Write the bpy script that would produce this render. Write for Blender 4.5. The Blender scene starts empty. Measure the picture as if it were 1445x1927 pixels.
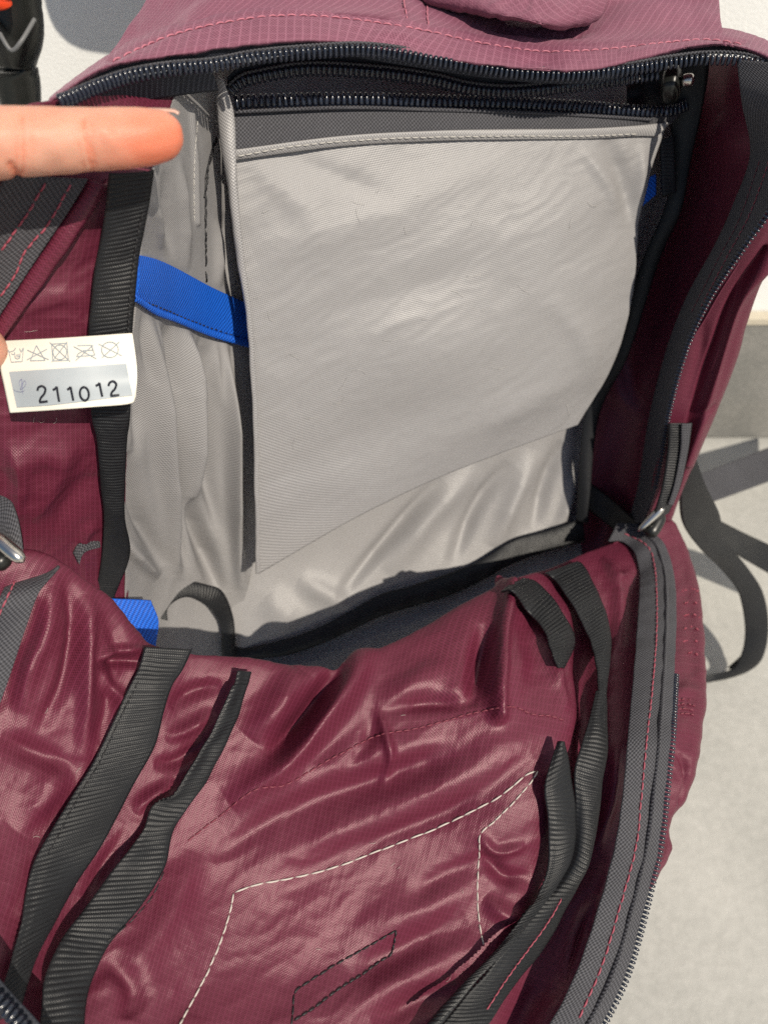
import bpy, math, random
import numpy as np
from mathutils import Vector, Matrix
random.seed(7)
S = bpy.context.scene
COL = S.collection

# ------------------------------------------------------------------ camera
F_PX, W0, H0 = 1447.0, 1445.0, 1927.0
PITCH = math.radians(50.0); CAM_H = 0.58
cam_d = bpy.data.cameras.new('camera'); cam = bpy.data.objects.new('camera', cam_d)
COL.objects.link(cam); S.camera = cam
cam.location = (0, 0, CAM_H); cam.rotation_euler = (math.pi/2 - PITCH, 0, 0)
cam_d.sensor_fit = 'VERTICAL'; cam_d.sensor_height = 36.0; cam_d.lens = 36.0*F_PX/H0
cam_d.clip_start = 0.01; cam_d.clip_end = 100
cam_d.dof.use_dof = True; cam_d.dof.focus_distance = 0.325; cam_d.dof.aperture_fstop = 9.0
CR = np.array([1.0, 0, 0]); CU = np.array([0, math.sin(PITCH), math.cos(PITCH)])
CF = np.array([0, math.cos(PITCH), -math.sin(PITCH)]); CO = np.array([0, 0, CAM_H])

# ------------------------------------------------------------------ light
LC = np.array([-0.46, -0.05, 1.0])            # sun travel: right, up, forward components
LW = LC[0]*CR + LC[1]*CU + LC[2]*CF; LW /= np.linalg.norm(LW)
w = bpy.data.worlds.new('World'); S.world = w; w.use_nodes = True
nt = w.node_tree; bg = nt.nodes['Background']
sky = nt.nodes.new('ShaderNodeTexSky'); sky.sky_type = 'NISHITA'; sky.sun_disc = False
sky.sun_elevation = math.asin(-LW[2]); sky.sun_rotation = math.atan2(-LW[0], -LW[1])
nt.links.new(sky.outputs[0], bg.inputs[0]); bg.inputs[1].default_value = 0.075
sl = bpy.data.lights.new('sun', 'SUN'); so = bpy.data.objects.new('sun', sl); COL.objects.link(so)
sl.energy = 5.0; sl.angle = math.radians(0.5); sl.color = (1.0, 0.91, 0.77)
so.rotation_euler = Vector(LW).to_track_quat('-Z', 'Y').to_euler(); so.location = (1, -1, 3)
S.view_settings.view_transform = 'Standard'; S.view_settings.look = 'None'
S.view_settings.exposure = -0.05; S.view_settings.gamma = 1.0
S.cycles.use_denoising = False
S.cycles.max_bounces = 8; S.cycles.sample_clamp_indirect = 4.0

# ------------------------------------------------------------------ helpers
def P(px, py, d):
    """point seen at photo pixel (px, py) standing d metres in front of the lens"""
    px = np.asarray(px, float); py = np.asarray(py, float); d = np.asarray(d, float)
    x = (px - W0/2)/F_PX*d; y = (H0/2 - py)/F_PX*d
    return CO + x[..., None]*CR + y[..., None]*CU + d[..., None]*CF
def proj(w_):
    v = w_ - CO; d = v @ CF
    return np.stack([W0/2 + (v @ CR)/d*F_PX, H0/2 - (v @ CU)/d*F_PX, d], -1)
def crm(t, n):
    i = np.clip(np.floor(t).astype(int), 0, n-2); f = t - i
    return i, f
def cr1(pts, t):
    """Catmull-Rom along axis 0, t in [0, n-1]"""
    pts = np.asarray(pts, float); n = len(pts)
    if n == 2:
        f = t.reshape((-1,)+(1,)*(pts.ndim-1)); return pts[0]*(1-f) + pts[1]*f
    i, f = crm(t, n); f = f.reshape((-1,)+(1,)*(pts.ndim-1))
    e = np.concatenate([[2*pts[0]-pts[1]], pts, [2*pts[-1]-pts[-2]]])
    p0, p1, p2, p3 = e[i], e[i+1], e[i+2], e[i+3]
    return 0.5*((2*p1) + (-p0+p2)*f + (2*p0-5*p1+4*p2-p3)*f**2 + (-p0+3*p1-3*p2+p3)*f**3)
def path(pts, n):
    """resample a polyline smoothly, even arc length (first two comps)"""
    pts = np.asarray(pts, float)
    q = cr1(pts, np.linspace(0, len(pts)-1, n*6))
    s = np.concatenate([[0], np.cumsum(np.linalg.norm(np.diff(q, axis=0), axis=1))])
    t = np.linspace(0, s[-1], n)
    return np.stack([np.interp(t, s, q[:, k]) for k in range(q.shape[1])], -1)
_perm = np.random.RandomState(3).permutation(512)
def perlin(x, y, seed=0):
    x = np.asarray(x, float); y = np.asarray(y, float)
    xi = np.floor(x).astype(int); yi = np.floor(y).astype(int); xf = x-xi; yf = y-yi
    u = xf**3*(xf*(xf*6-15)+10); v = yf**3*(yf*(yf*6-15)+10)
    def g(ix, iy, dx, dy):
        h = _perm[(_perm[(ix+seed*31) % 512] + iy + seed*17) % 512]/512.0*2*np.pi
        return np.cos(h)*dx + np.sin(h)*dy
    a = g(xi, yi, xf, yf); b = g(xi+1, yi, xf-1, yf); c = g(xi, yi+1, xf, yf-1); d = g(xi+1, yi+1, xf-1, yf-1)
    return (a*(1-u)+b*u)*(1-v) + (c*(1-u)+d*u)*v
def fold_noise(px, py, scale, ang, stretch, seed, sharp=0.0):
    """crease field: waves running along direction ang (degrees, image sense), length stretched"""
    a = math.radians(ang); u = (px*math.cos(a) - py*math.sin(a)); v = (px*math.sin(a) + py*math.cos(a))
    wu = 0.5*perlin(u/(scale*2.5), v/(scale*2.5), seed+5); wv = 0.5*perlin(u/(scale*2.5)+9, v/(scale*2.5)+4, seed+6)
    n = perlin(u/(scale*stretch)+wu, v/scale+wv, seed)*1.6
    r = 1 - np.abs(perlin(u/(scale*stretch)+wu, v/scale+wv, seed+2))*3.2
    return n*(1-sharp) + sharp*np.clip(r, -1, 1)
def seg_dist(px, py, pl, closed=False):
    """distance to polyline, signed side, and normalised position along it"""
    pl = path(pl, max(12, len(pl)*8)) if len(pl) > 2 else path(pl, 8)
    best = np.full(px.shape, 1e9); side = np.zeros(px.shape); pos = np.zeros(px.shape)
    L = np.concatenate([[0], np.cumsum(np.linalg.norm(np.diff(pl, axis=0), axis=1))])
    for k in range(len(pl)-1):
        a, b = pl[k], pl[k+1]; ab = b-a; l2 = ab@ab + 1e-9
        t = np.clip(((px-a[0])*ab[0] + (py-a[1])*ab[1])/l2, 0, 1)
        dx = px-(a[0]+t*ab[0]); dy = py-(a[1]+t*ab[1]); d = np.hypot(dx, dy)
        m = d < best; best = np.where(m, d, best)
        side = np.where(m, np.sign(ab[0]*dy - ab[1]*dx), side); pos = np.where(m, (L[k]+t*math.sqrt(l2))/L[-1], pos)
    return best, side, pos
def wrinkle(px, py, wr):
    h = np.zeros(px.shape)
    for r in wr:
        pl, wd, amp = r[0], r[1], r[2]; mode = r[3] if len(r) > 3 else ''
        d, s, t = seg_dist(px, py, np.array(pl, float))
        fade = np.ones(px.shape) if 'o' in mode else np.clip(np.minimum(t, 1-t)*2.8+0.03, 0, 1)**0.7
        if 's' in mode:      # step: left of the travel direction raised
            g = 0.5*(1-np.tanh(d*s/wd))*np.exp(-(d/(wd*6))**2)
        elif 'c' in mode:    # crisp crease
            g = np.exp(-d/wd)
        else:
            g = np.exp(-(d/wd)**2)
        h += amp*1e-3*g*fade
    return h

def link(o, parent=None, kind=None, label=None):
    COL.objects.link(o); parent = getattr(parent, 'o', parent)
    if parent is not None: o.parent = parent; o.matrix_parent_inverse = pinv(parent)
    if kind: o['kind'] = kind
    if label: o['label'] = label
    return o
def pinv(p):
    return Matrix.Translation(-p.location) if p.type == 'EMPTY' else Matrix.Identity(4)
def empty(name, loc, label, cat):
    o = bpy.data.objects.new(name, None); COL.objects.link(o); o.location = loc; o.empty_display_size = 0.05
    o['label'] = label; o['category'] = cat
    return o
def mesh_obj(name, V, Fs, mat, parent=None, uv=None, smooth=True, kind=None, label=None):
    me = bpy.data.meshes.new(name)
    V = np.asarray(V, float).reshape(-1, 3)
    me.from_pydata(V.tolist(), [], Fs if isinstance(Fs, list) else Fs.tolist())
    if uv is not None:
        ul = me.uv_layers.new(name='UVMap'); li = np.zeros(len(me.loops), int); me.loops.foreach_get('vertex_index', li)
        ul.data.foreach_set('uv', np.asarray(uv, float).reshape(-1, 2)[li].ravel())
    if smooth: me.polygons.foreach_set('use_smooth', [True]*len(me.polygons))
    me.materials.append(mat); me.update()
    return link(bpy.data.objects.new(name, me), parent, kind, label)
def grid_faces(nv, nu):
    i = np.arange(nv-1)[:, None]*nu + np.arange(nu-1)[None]
    return np.stack([i, i+nu, i+nu+1, i+1], -1).reshape(-1, 4)
def normals(G):
    du = np.gradient(G, axis=1); dv = np.gradient(G, axis=0); n = np.cross(dv, du)
    n /= np.linalg.norm(n, axis=-1, keepdims=True)+1e-12
    to = CO - G
    if (n*to).sum(-1).mean() < 0: n = -n
    return n
class Sheet: pass
def sheet(name, ctrl, mat, parent, nu=160, nv=160, wr=(), noise=(), solid=0.0007, uvrot=0.0, kind=None, label=None, clip=None):
    """cloth panel: control rows (top to bottom) of (px, py, depth), spline filled, then creased along its normal"""
    C = np.array(ctrl, float); C3 = P(C[..., 0], C[..., 1], C[..., 2])
    R, Cn = C.shape[:2]
    G = cr1(C3, np.linspace(0, R-1, nv)); G = cr1(G.transpose(1, 0, 2), np.linspace(0, Cn-1, nu)).transpose(1, 0, 2)
    base = G.copy(); N = normals(G); q = proj(G); px, py = q[..., 0], q[..., 1]
    h = wrinkle(px, py, wr)
    for (amp, sc, ang, st, seed, sharp) in noise: h = h + amp*1e-3*fold_noise(px, py, sc, ang, st, seed, sharp)
    G = G + N*h[..., None]
    su = np.linalg.norm(np.diff(G, axis=1), axis=-1).sum(1).mean(); sv = np.linalg.norm(np.diff(G, axis=0), axis=-1).sum(0).mean()
    uu, vv = np.meshgrid(np.linspace(0, su, nu), np.linspace(0, sv, nv))
    a = math.radians(uvrot); uv = np.stack([uu*math.cos(a)-vv*math.sin(a), uu*math.sin(a)+vv*math.cos(a)], -1)
    fc = grid_faces(nv, nu)
    du = np.gradient(G, axis=1); dv = np.gradient(G, axis=0)
    if ((np.cross(dv, du))*(CO-G)).sum(-1).mean() < 0: fc = fc[:, ::-1]
    o = mesh_obj(name, G, fc, mat, parent, uv, kind=kind, label=label)
    if solid:
        m = o.modifiers.new('thickness', 'SOLIDIFY'); m.thickness = solid; m.offset = -1
    s = Sheet(); s.o = o; s.G = G.reshape(-1, 3); s.B = base.reshape(-1, 3); s.N = normals(G).reshape(-1, 3); s.q = proj(s.G)
    s.qb = proj(s.B)
    return s
def on(s, px, py, lift=0.0, base=False):
    """depth of the sheet under pixel, minus lift"""
    q = s.qb if base else s.q
    k = np.argsort((q[:, 0]-px)**2 + (q[:, 1]-py)**2)[:6]
    return float(np.median(q[k, 2])) - lift
def surf(s, pts):
    pts = np.asarray(pts, float); o = []; nn = []
    for x, y in pts:
        k = np.argmin((s.q[:, 0]-x)**2 + (s.q[:, 1]-y)**2); o.append(P(x, y, s.q[k, 2])); nn.append(s.N[k])
    return np.array(o), np.array(nn)

def ribbon(name, A, B, mat, parent, n=None, cols=11, rib=0.0, rib_amp=0.13, thick=0.0009, camber=0.0, hem=0.0, jit=0.0, seed=0, label=None, kind=None):
    """woven tape between two edge lines of (px, py, depth); ribs across it are real relief"""
    A = P(*np.array(A, float).T); B = P(*np.array(B, float).T)
    L = np.linalg.norm(np.diff((A+B)/2, axis=0), axis=1).sum()
    if n is None: n = int(L/rib*6)+2 if rib else max(30, int(L/0.0012))
    n = min(n, 1400)
    t0 = np.concatenate([[0], np.cumsum(np.linalg.norm(np.diff((A+B)/2, axis=0), axis=1))]); t0 = t0/t0[-1]
    ti = np.interp(np.linspace(0, 1, n), t0, np.arange(len(A)))
    a = cr1(A, ti); b = cr1(B, ti)
    c = (a+b)/2; s = np.concatenate([[0], np.cumsum(np.linalg.norm(np.diff(c, axis=0), axis=1))])
    f = np.linspace(0, 1, cols)
    G = a[:, None]*(1-f)[None, :, None] + b[:, None]*f[None, :, None]
    wd = np.linalg.norm(b-a, axis=1)
    N = normals(G)
    ff = np.broadcast_to(f, (n, cols)); ss = np.broadcast_to(s[:, None], (n, cols))
    h = camber*(1-(2*ff-1)**2)
    if rib:
        ph = ss/rib + 0.25*perlin(ss/0.012, ff*1.7, seed+3)
        hr = np.abs(np.sin(np.pi*ph))**0.55*rib_amp*1.7e-3
        ed = np.clip(np.minimum(ff, 1-ff)*8, 0.35, 1)
        h = h + hr*ed
    h = h + jit*perlin(ss/0.012, ff*1.2+seed, seed+1)
    if hem: h = h - hem*np.exp(-((ff-0.14)/0.03)**2)
    G = G + N*h[..., None]
    uv = np.stack([ss, ff*wd[:, None]], -1)
    fc = grid_faces(n, cols)
    if (np.cross(np.gradient(G, axis=0), np.gradient(G, axis=1))*(CO-G)).sum(-1).mean() < 0: fc = fc[:, ::-1]
    o = mesh_obj(name, G, fc, mat, parent, uv, label=label, kind=kind)
    if thick:
        m = o.modifiers.new('thickness', 'SOLIDIFY'); m.thickness = thick; m.offset = -1
    r = Sheet(); r.o = o; r.G = G.reshape(-1, 3); r.B = r.G; r.N = N.reshape(-1, 3); r.q = proj(r.G); r.qb = r.q
    return r
def tube(pts, rad, k=8, caps=True):
    pts = np.asarray(pts, float); n = len(pts); rad = np.broadcast_to(rad, (n,)) if np.ndim(rad) <= 1 else rad
    T = np.gradient(pts, axis=0); T /= np.linalg.norm(T, axis=1, keepdims=True)+1e-12
    up = np.array([0.13, 0.2, 0.97]); V = []; Fs = []
    for i in range(n):
        x = np.cross(T[i], up); x /= np.linalg.norm(x)+1e-9; y = np.cross(x, T[i])
        for j in range(k):
            a = 2*math.pi*j/k; V.append(pts[i] + rad[i]*(x*math.cos(a)+y*math.sin(a)))
    for i in range(n-1):
        for j in range(k): Fs.append([i*k+j, i*k+(j+1) % k, (i+1)*k+(j+1) % k, (i+1)*k+j])
    if caps: Fs.append(list(range(k))[::-1]); Fs.append([(n-1)*k+j for j in range(k)])
    return V, Fs
def joined(parts):
    V = []; Fs = []
    for v, f in parts:
        o = len(V); V += list(v); Fs += [[i+o for i in q] for q in f]
    return V, Fs
def stitches(name, s, pts, mat, parent, pitch=0.0045, fill=0.86, rad=0.00035, lift=0.0001, jitter=0.12, label=None):
    """sewn thread: one small sagging thread per stitch following the cloth"""
    q = path(np.array(pts, float), 200); W, N = surf(s, q)
    k = np.ones(5)/5; Wp = np.pad(W, ((2, 2), (0, 0)), mode='edge'); W = np.stack([np.convolve(Wp[:, c], k, 'valid') for c in range(3)], -1)
    L = np.concatenate([[0], np.cumsum(np.linalg.norm(np.diff(W, axis=0), axis=1))]); parts = []
    cnt = max(2, int(L[-1]/pitch)); rs = np.random.RandomState(len(name)+cnt)
    for i in range(cnt):
        a = (i + rs.uniform(-jitter, jitter)*0.5)*L[-1]/cnt; b = a + L[-1]/cnt*fill
        t = np.linspace(a, b, 6); c = np.stack([np.interp(t, L, W[:, j]) for j in range(3)], -1)
        nn = np.stack([np.interp(t, L, N[:, j]) for j in range(3)], -1); nn /= np.linalg.norm(nn, axis=1, keepdims=True)
        hump = np.array([-0.7, 0.5, 0.9, 0.9, 0.5, -0.7])*rad + lift
        side = np.cross(nn, np.gradient(c, axis=0)); side /= np.linalg.norm(side, axis=1, keepdims=True)+1e-9
        c = c + nn*hump[:, None] + side*(rs.uniform(-0.3, 0.3)*rad)
        parts.append(tube(c, rad*np.array([0.6, 0.95, 1, 1, 0.95, 0.6]), 6))
    V, Fs = joined(parts)
    return mesh_obj(name, V, Fs, mat, parent, kind='stuff', label=label)
TOOTH = {}
def tooth_mesh(mat, L=0.0040, r=0.00062):
    key = (mat.name, L, r)
    if key not in TOOTH:
        y = np.array([-0.5, -0.40, -0.15, 0.15, 0.38, 0.5])*L; rr = np.array([0.5, 0.9, 1.0, 1.05, 1.15, 0.45])*r
        z = np.array([-0.6, 0.1, 0.5, 0.5, 0.35, -0.4])*r
        V, Fs = tube(np.stack([np.zeros(6), y, z], -1), rr, 6)
        me = bpy.data.meshes.new('zipper_tooth'); me.from_pydata([tuple(v) for v in V], [], Fs)
        me.polygons.foreach_set('use_smooth', [True]*len(me.polygons)); me.materials.append(mat); TOOTH[key] = me
    return TOOTH[key]
def teeth(pts, mat, parent, pitch=0.0021, L=0.0040, r=0.00062, across=None, single=True, flip=1, name='zipper_tooth', fade=None):
    """row of coil teeth along (px, py, depth); each one an object, or joined when they are too small"""
    parent = getattr(parent, 'o', parent); W = P(*np.array(pts, float).T); W = path(W, 300)
    s = np.concatenate([[0], np.cumsum(np.linalg.norm(np.diff(W, axis=0), axis=1))]); n = int(s[-1]/pitch)
    me = tooth_mesh(mat, L, r); T = np.gradient(W, axis=0); parts = []; rs = np.random.RandomState(n)
    for i in range(n):
        t = (i+0.5)*s[-1]/n; c = np.array([np.interp(t, s, W[:, k]) for k in range(3)]); d = np.array([np.interp(t, s, T[:, k]) for k in range(3)])
        d /= np.linalg.norm(d); z = CO - c; z /= np.linalg.norm(z)
        if across is not None: z = across(c, d, z)
        y = np.cross(z, d); y /= np.linalg.norm(y); z = np.cross(d, y); y = y*flip; d2 = d*flip
        M = Matrix(((d2[0], y[0], z[0], c[0]), (d2[1], y[1], z[1], c[1]), (d2[2], y[2], z[2], c[2]), (0, 0, 0, 1)))
        M = M @ Matrix.Rotation(rs.uniform(-0.12, 0.12), 4, 'Z')
        if single:
            o = bpy.data.objects.new(name, me); COL.objects.link(o); o.parent = parent
            o.matrix_parent_inverse = pinv(parent)
            o.matrix_basis = M
        else:
            v = np.array([x.co for x in me.vertices]); M3 = np.array(M)
            parts.append((v @ M3[:3, :3].T + M3[:3, 3], [list(p.vertices) for p in me.polygons]))
    if not single:
        V, Fs = joined(parts); return mesh_obj('zipper_teeth', V, Fs, mat, parent, kind='stuff')

# ------------------------------------------------------------------ materials
def mat_new(name):
    m = bpy.data.materials.new(name); m.use_nodes = True; n = m.node_tree
    return m, n, n.nodes['Principled BSDF']
def nd(n, t, **kw):
    x = n.nodes.new(t)
    for k, v in kw.items(): setattr(x, k, v)
    return x
def mth(n, op, a, b=None, c=None):
    x = n.nodes.new('ShaderNodeMath'); x.operation = op
    for i, v in enumerate((a, b, c)):
        if v is None: continue
        if isinstance(v, (int, float)): x.inputs[i].default_value = v
        else: n.links.new(v, x.inputs[i])
    return x.outputs[0]
def mixc(n, f, a, b):
    x = n.nodes.new('ShaderNodeMix'); x.data_type = 'RGBA'
    if isinstance(f, (int, float)): x.inputs[0].default_value = f
    else: n.links.new(f, x.inputs[0])
    for i, v in ((6, a), (7, b)):
        if isinstance(v, tuple): x.inputs[i].default_value = (*v, 1)
        else: n.links.new(v, x.inputs[i])
    return x.outputs[2]
def fabric(name, base, warp, rough=0.45, spec=0.5, pitch=0.0011, rip=0.0, bump=0.6, sheen=0.0, mott=0.12, ripcol=None, rvar=0.12, coat=0.0, aniso=0.0, dist=0.00025, sheencol=None, stint=None, wobble=1.6, trans=0.0):
    m, n, b = mat_new(name)
    uv = nd(n, 'ShaderNodeUVMap').outputs[0]; sp = nd(n, 'ShaderNodeSeparateXYZ'); n.links.new(uv, sp.inputs[0]); u, v = sp.outputs[0], sp.outputs[1]
    obj = nd(n, 'ShaderNodeTexCoord').outputs['Object']
    wob = nd(n, 'ShaderNodeTexNoise'); wob.inputs['Scale'].default_value = 220; wob.inputs['Detail'].default_value = 2; n.links.new(uv, wob.inputs['Vector'])
    wv = mth(n, 'MULTIPLY', mth(n, 'SUBTRACT', wob.outputs[0], 0.5), wobble)
    k = 2*math.pi/pitch
    su = mth(n, 'SINE', mth(n, 'ADD', mth(n, 'MULTIPLY', u, k), wv)); sv = mth(n, 'SINE', mth(n, 'ADD', mth(n, 'MULTIPLY', v, k), wv))
    h = mth(n, 'MULTIPLY_ADD', mth(n, 'MULTIPLY', su, sv), 0.5, 0.5)
    hh = h; col = mixc(n, h, base, warp)
    if rip:
        kr = math.pi/rip
        ru = mth(n, 'POWER', mth(n, 'ABSOLUTE', mth(n, 'SINE', mth(n, 'MULTIPLY', u, kr))), 24)
        rv = mth(n, 'POWER', mth(n, 'ABSOLUTE', mth(n, 'SINE', mth(n, 'MULTIPLY', v, kr*0.9))), 24)
        rr = mth(n, 'MULTIPLY', mth(n, 'MAXIMUM', ru, mth(n, 'MULTIPLY', rv, 0.5)), 0.6)
        hh = mth(n, 'ADD', h, mth(n, 'MULTIPLY', rr, 0.9)); col = mixc(n, rr, col, ripcol or warp)
    no = nd(n, 'ShaderNodeTexNoise'); no.inputs['Scale'].default_value = 28; no.inputs['Detail'].default_value = 6; n.links.new(obj, no.inputs['Vector'])
    f = mth(n, 'MULTIPLY_ADD', no.outputs[0], mott*2, 1-mott)
    mul = nd(n, 'ShaderNodeMix', data_type='RGBA', blend_type='MULTIPLY'); mul.inputs[0].default_value = 1
    n.links.new(col, mul.inputs[6]); n.links.new(f, mul.inputs[7]); n.links.new(mul.outputs[2], b.inputs['Base Color'])
    n2 = nd(n, 'ShaderNodeTexNoise'); n2.inputs['Scale'].default_value = 60; n2.inputs['Detail'].default_value = 5; n.links.new(obj, n2.inputs['Vector'])
    n.links.new(mth(n, 'MULTIPLY_ADD', n2.outputs[0], rvar*2, rough-rvar), b.inputs['Roughness'])
    b.inputs['Specular IOR Level'].default_value = spec
    b.inputs['Sheen Weight'].default_value = sheen; b.inputs['Sheen Roughness'].default_value = 0.4
    if sheencol: b.inputs['Sheen Tint'].default_value = (*sheencol, 1)
    if stint: b.inputs['Specular Tint'].default_value = (*stint, 1)
    b.inputs['Coat Weight'].default_value = coat; b.inputs['Coat Roughness'].default_value = 0.3
    bp = nd(n, 'ShaderNodeBump'); bp.inputs['Strength'].default_value = bump; bp.inputs['Distance'].default_value = dist
    n.links.new(hh, bp.inputs['Height'])
    b2 = nd(n, 'ShaderNodeBump'); b2.inputs['Strength'].default_value = 0.22; b2.inputs['Distance'].default_value = 0.0008
    n3 = nd(n, 'ShaderNodeTexNoise'); n3.inputs['Scale'].default_value = 130; n3.inputs['Detail'].default_value = 4; n.links.new(obj, n3.inputs['Vector'])
    n.links.new(n3.outputs[0], b2.inputs['Height']); n.links.new(b2.outputs[0], bp.inputs['Normal']); n.links.new(bp.outputs[0], b.inputs['Normal'])
    if trans:      # thin nylon lets some light through
        tb = nd(n, 'ShaderNodeBsdfTranslucent'); n.links.new(mul.outputs[2], tb.inputs[0]); mx = nd(n, 'ShaderNodeMixShader'); mx.inputs[0].default_value = trans
        n.links.new(b.outputs[0], mx.inputs[1]); n.links.new(tb.outputs[0], mx.inputs[2]); n.links.new(mx.outputs[0], n.nodes['Material Output'].inputs[0])
    return m
def plain(name, col, rough=0.5, spec=0.5, metal=0.0, noise=0.0, nscale=80, bump=0.0, bdist=0.0005, sss=0.0):
    m, n, b = mat_new(name)
    obj = nd(n, 'ShaderNodeTexCoord').outputs['Object']
    no = nd(n, 'ShaderNodeTexNoise'); no.inputs['Scale'].default_value = nscale; no.inputs['Detail'].default_value = 6; n.links.new(obj, no.inputs['Vector'])
    lo = tuple(c*(1-noise) for c in col); hi = tuple(min(1, c*(1+noise)) for c in col)
    n.links.new(mixc(n, no.outputs[0], lo, hi), b.inputs['Base Color'])
    b.inputs['Roughness'].default_value = rough; b.inputs['Specular IOR Level'].default_value = spec; b.inputs['Metallic'].default_value = metal
    if bump:
        bp = nd(n, 'ShaderNodeBump'); bp.inputs['Strength'].default_value = bump; bp.inputs['Distance'].default_value = bdist
        n.links.new(no.outputs[0], bp.inputs['Height']); n.links.new(bp.outputs[0], b.inputs['Normal'])
    return m
M = {}
M['burg'] = fabric('burgundy_coated_nylon', (0.066, 0.0080, 0.0200), (0.165, 0.026, 0.053), rough=0.43, spec=0.6, pitch=0.00115, rip=0.0024, bump=1.0, dist=0.00006, ripcol=(0.19, 0.032, 0.072), mott=0.14, rvar=0.04, trans=0.2, stint=(1.0, 0.74, 0.78))
M['pink'] = fabric('plum_outer_nylon', (0.105, 0.024, 0.048), (0.26, 0.095, 0.145), rough=0.5, spec=0.35, pitch=0.00115, rip=0.0032, bump=1.0, dist=0.00012, sheen=0.2, ripcol=(0.32, 0.13, 0.19), sheencol=(0.9, 0.6, 0.75))
M['grey'] = fabric('grey_lining', (0.170, 0.166, 0.170), (0.455, 0.446, 0.450), rough=0.40, spec=0.6, pitch=0.00135, bump=1.0, dist=0.00010, mott=0.06, rvar=0.06, trans=0.18)
M['black'] = fabric('black_grosgrain', (0.0035, 0.004, 0.005), (0.015, 0.016, 0.019), rough=0.42, spec=0.34, pitch=0.0008, bump=1.0, dist=0.00006, mott=0.3)
M['tape'] = fabric('charcoal_zip_tape', (0.010, 0.010, 0.013), (0.092, 0.092, 0.105), rough=0.6, spec=0.3, pitch=0.0017, bump=1.0, dist=0.00025, mott=0.2, sheen=0.05, wobble=4.5)
M['navytape'] = fabric('navy_zip_tape', (0.006, 0.008, 0.014), (0.034, 0.038, 0.052), rough=0.6, spec=0.25, pitch=0.0013, bump=1.0, dist=0.00018, mott=0.2)
M['blue'] = fabric('blue_elastic', (0.002, 0.022, 0.19), (0.016, 0.17, 0.84), rough=0.5, spec=0.3, pitch=0.0022, bump=1.0, dist=0.00028, mott=0.1)
M['tooth'] = plain('navy_nylon_teeth', (0.010, 0.014, 0.026), rough=0.22, spec=0.7, noise=0.3)
M['steel'] = plain('nickel_slider', (0.62, 0.60, 0.56), rough=0.25, metal=1.0, noise=0.1)
M['white'] = plain('white_thread', (0.50, 0.45, 0.41), rough=0.6, noise=0.15, nscale=900)
M['red'] = plain('rose_thread', (0.30, 0.055, 0.085), rough=0.6, noise=0.3, nscale=900)
M['wine'] = plain('wine_thread', (0.17, 0.03, 0.05), rough=0.6, noise=0.3, nscale=900)
M['pinkthr'] = plain('mauve_thread', (0.42, 0.14, 0.19), rough=0.6, noise=0.3, nscale=900)
M['greythr'] = plain('grey_thread', (0.44, 0.425, 0.40), rough=0.6, noise=0.15, nscale=900)
M['blk'] = plain('black_thread', (0.010, 0.010, 0.012), rough=0.5, noise=0.3, nscale=900)
M['plastic'] = plain('black_plastic', (0.010, 0.011, 0.010), rough=0.35, noise=0.3)

# ------------------------------------------------------------------ setting
def stone(name, a, b, rough, scale, spots=0.0):
    m, n, bs = mat_new(name); tc = nd(n, 'ShaderNodeTexCoord').outputs['Object']
    n1 = nd(n, 'ShaderNodeTexNoise'); n1.inputs['Scale'].default_value = scale; n1.inputs['Detail'].default_value = 8; n1.inputs['Roughness'].default_value = 0.65; n.links.new(tc, n1.inputs['Vector'])
    n2 = nd(n, 'ShaderNodeTexNoise'); n2.inputs['Scale'].default_value = scale*30; n2.inputs['Detail'].default_value = 6; n.links.new(tc, n2.inputs['Vector'])
    rp = nd(n, 'ShaderNodeValToRGB'); rp.color_ramp.elements[0].position = 0.35; rp.color_ramp.elements[1].position = 0.68
    rp.color_ramp.elements[0].color = (*a, 1); rp.color_ramp.elements[1].color = (*b, 1)
    n.links.new(mth(n, 'MULTIPLY_ADD', n2.outputs[0], 0.35, mth(n, 'MULTIPLY', n1.outputs[0], 0.72)), rp.inputs[0]); col = rp.outputs[0]
    if spots:
        vo = nd(n, 'ShaderNodeTexVoronoi'); vo.inputs['Scale'].default_value = 22; n.links.new(tc, vo.inputs['Vector'])
        f = mth(n, 'LESS_THAN', vo.outputs['Distance'], spots); col = mixc(n, mth(n, 'MULTIPLY', f, 0.6), col, (0.10, 0.09, 0.08))
    n.links.new(col, bs.inputs['Base Color']); bs.inputs['Roughness'].default_value = rough
    bp = nd(n, 'ShaderNodeBump'); bp.inputs['Strength'].default_value = 0.4; bp.inputs['Distance'].default_value = 0.001
    n.links.new(n2.outputs[0], bp.inputs['Height']); n.links.new(bp.outputs[0], bs.inputs['Normal'])
    return m
m_floor = stone('pale_concrete', (0.33, 0.33, 0.31), (0.47, 0.465, 0.44), 0.5, 5, 0.05)
m_wall = stone('white_plaster', (0.74, 0.75, 0.74), (0.80, 0.81, 0.80), 0.8, 14)
def slab(name, x0, x1, y0, y1, z0, z1, mat, kind='structure'):
    V = [(x, y, z) for z in (z0, z1) for y in (y0, y1) for x in (x0, x1)]
    return mesh_obj(name, V, [[0, 2, 3, 1], [4, 5, 7, 6], [0, 1, 5, 4], [2, 6, 7, 3], [0, 4, 6, 2], [1, 3, 7, 5]], mat, smooth=False, kind=kind)
WALL_Y = 0.60
slab('floor', -4, 4, -3, WALL_Y, -0.05, 0.0, m_floor)
slab('wall', -4, 4, WALL_Y, WALL_Y+0.2, -0.05, 3.0, m_wall)
m_foot_band = stone('dark_grey_band', (0.15, 0.15, 0.14), (0.27, 0.26, 0.24), 0.6, 9)  # dark grey band along the wall foot, cream strip on top
m_top_strip = stone('cream_strip', (0.46, 0.41, 0.32), (0.56, 0.51, 0.41), 0.5, 20)
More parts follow.
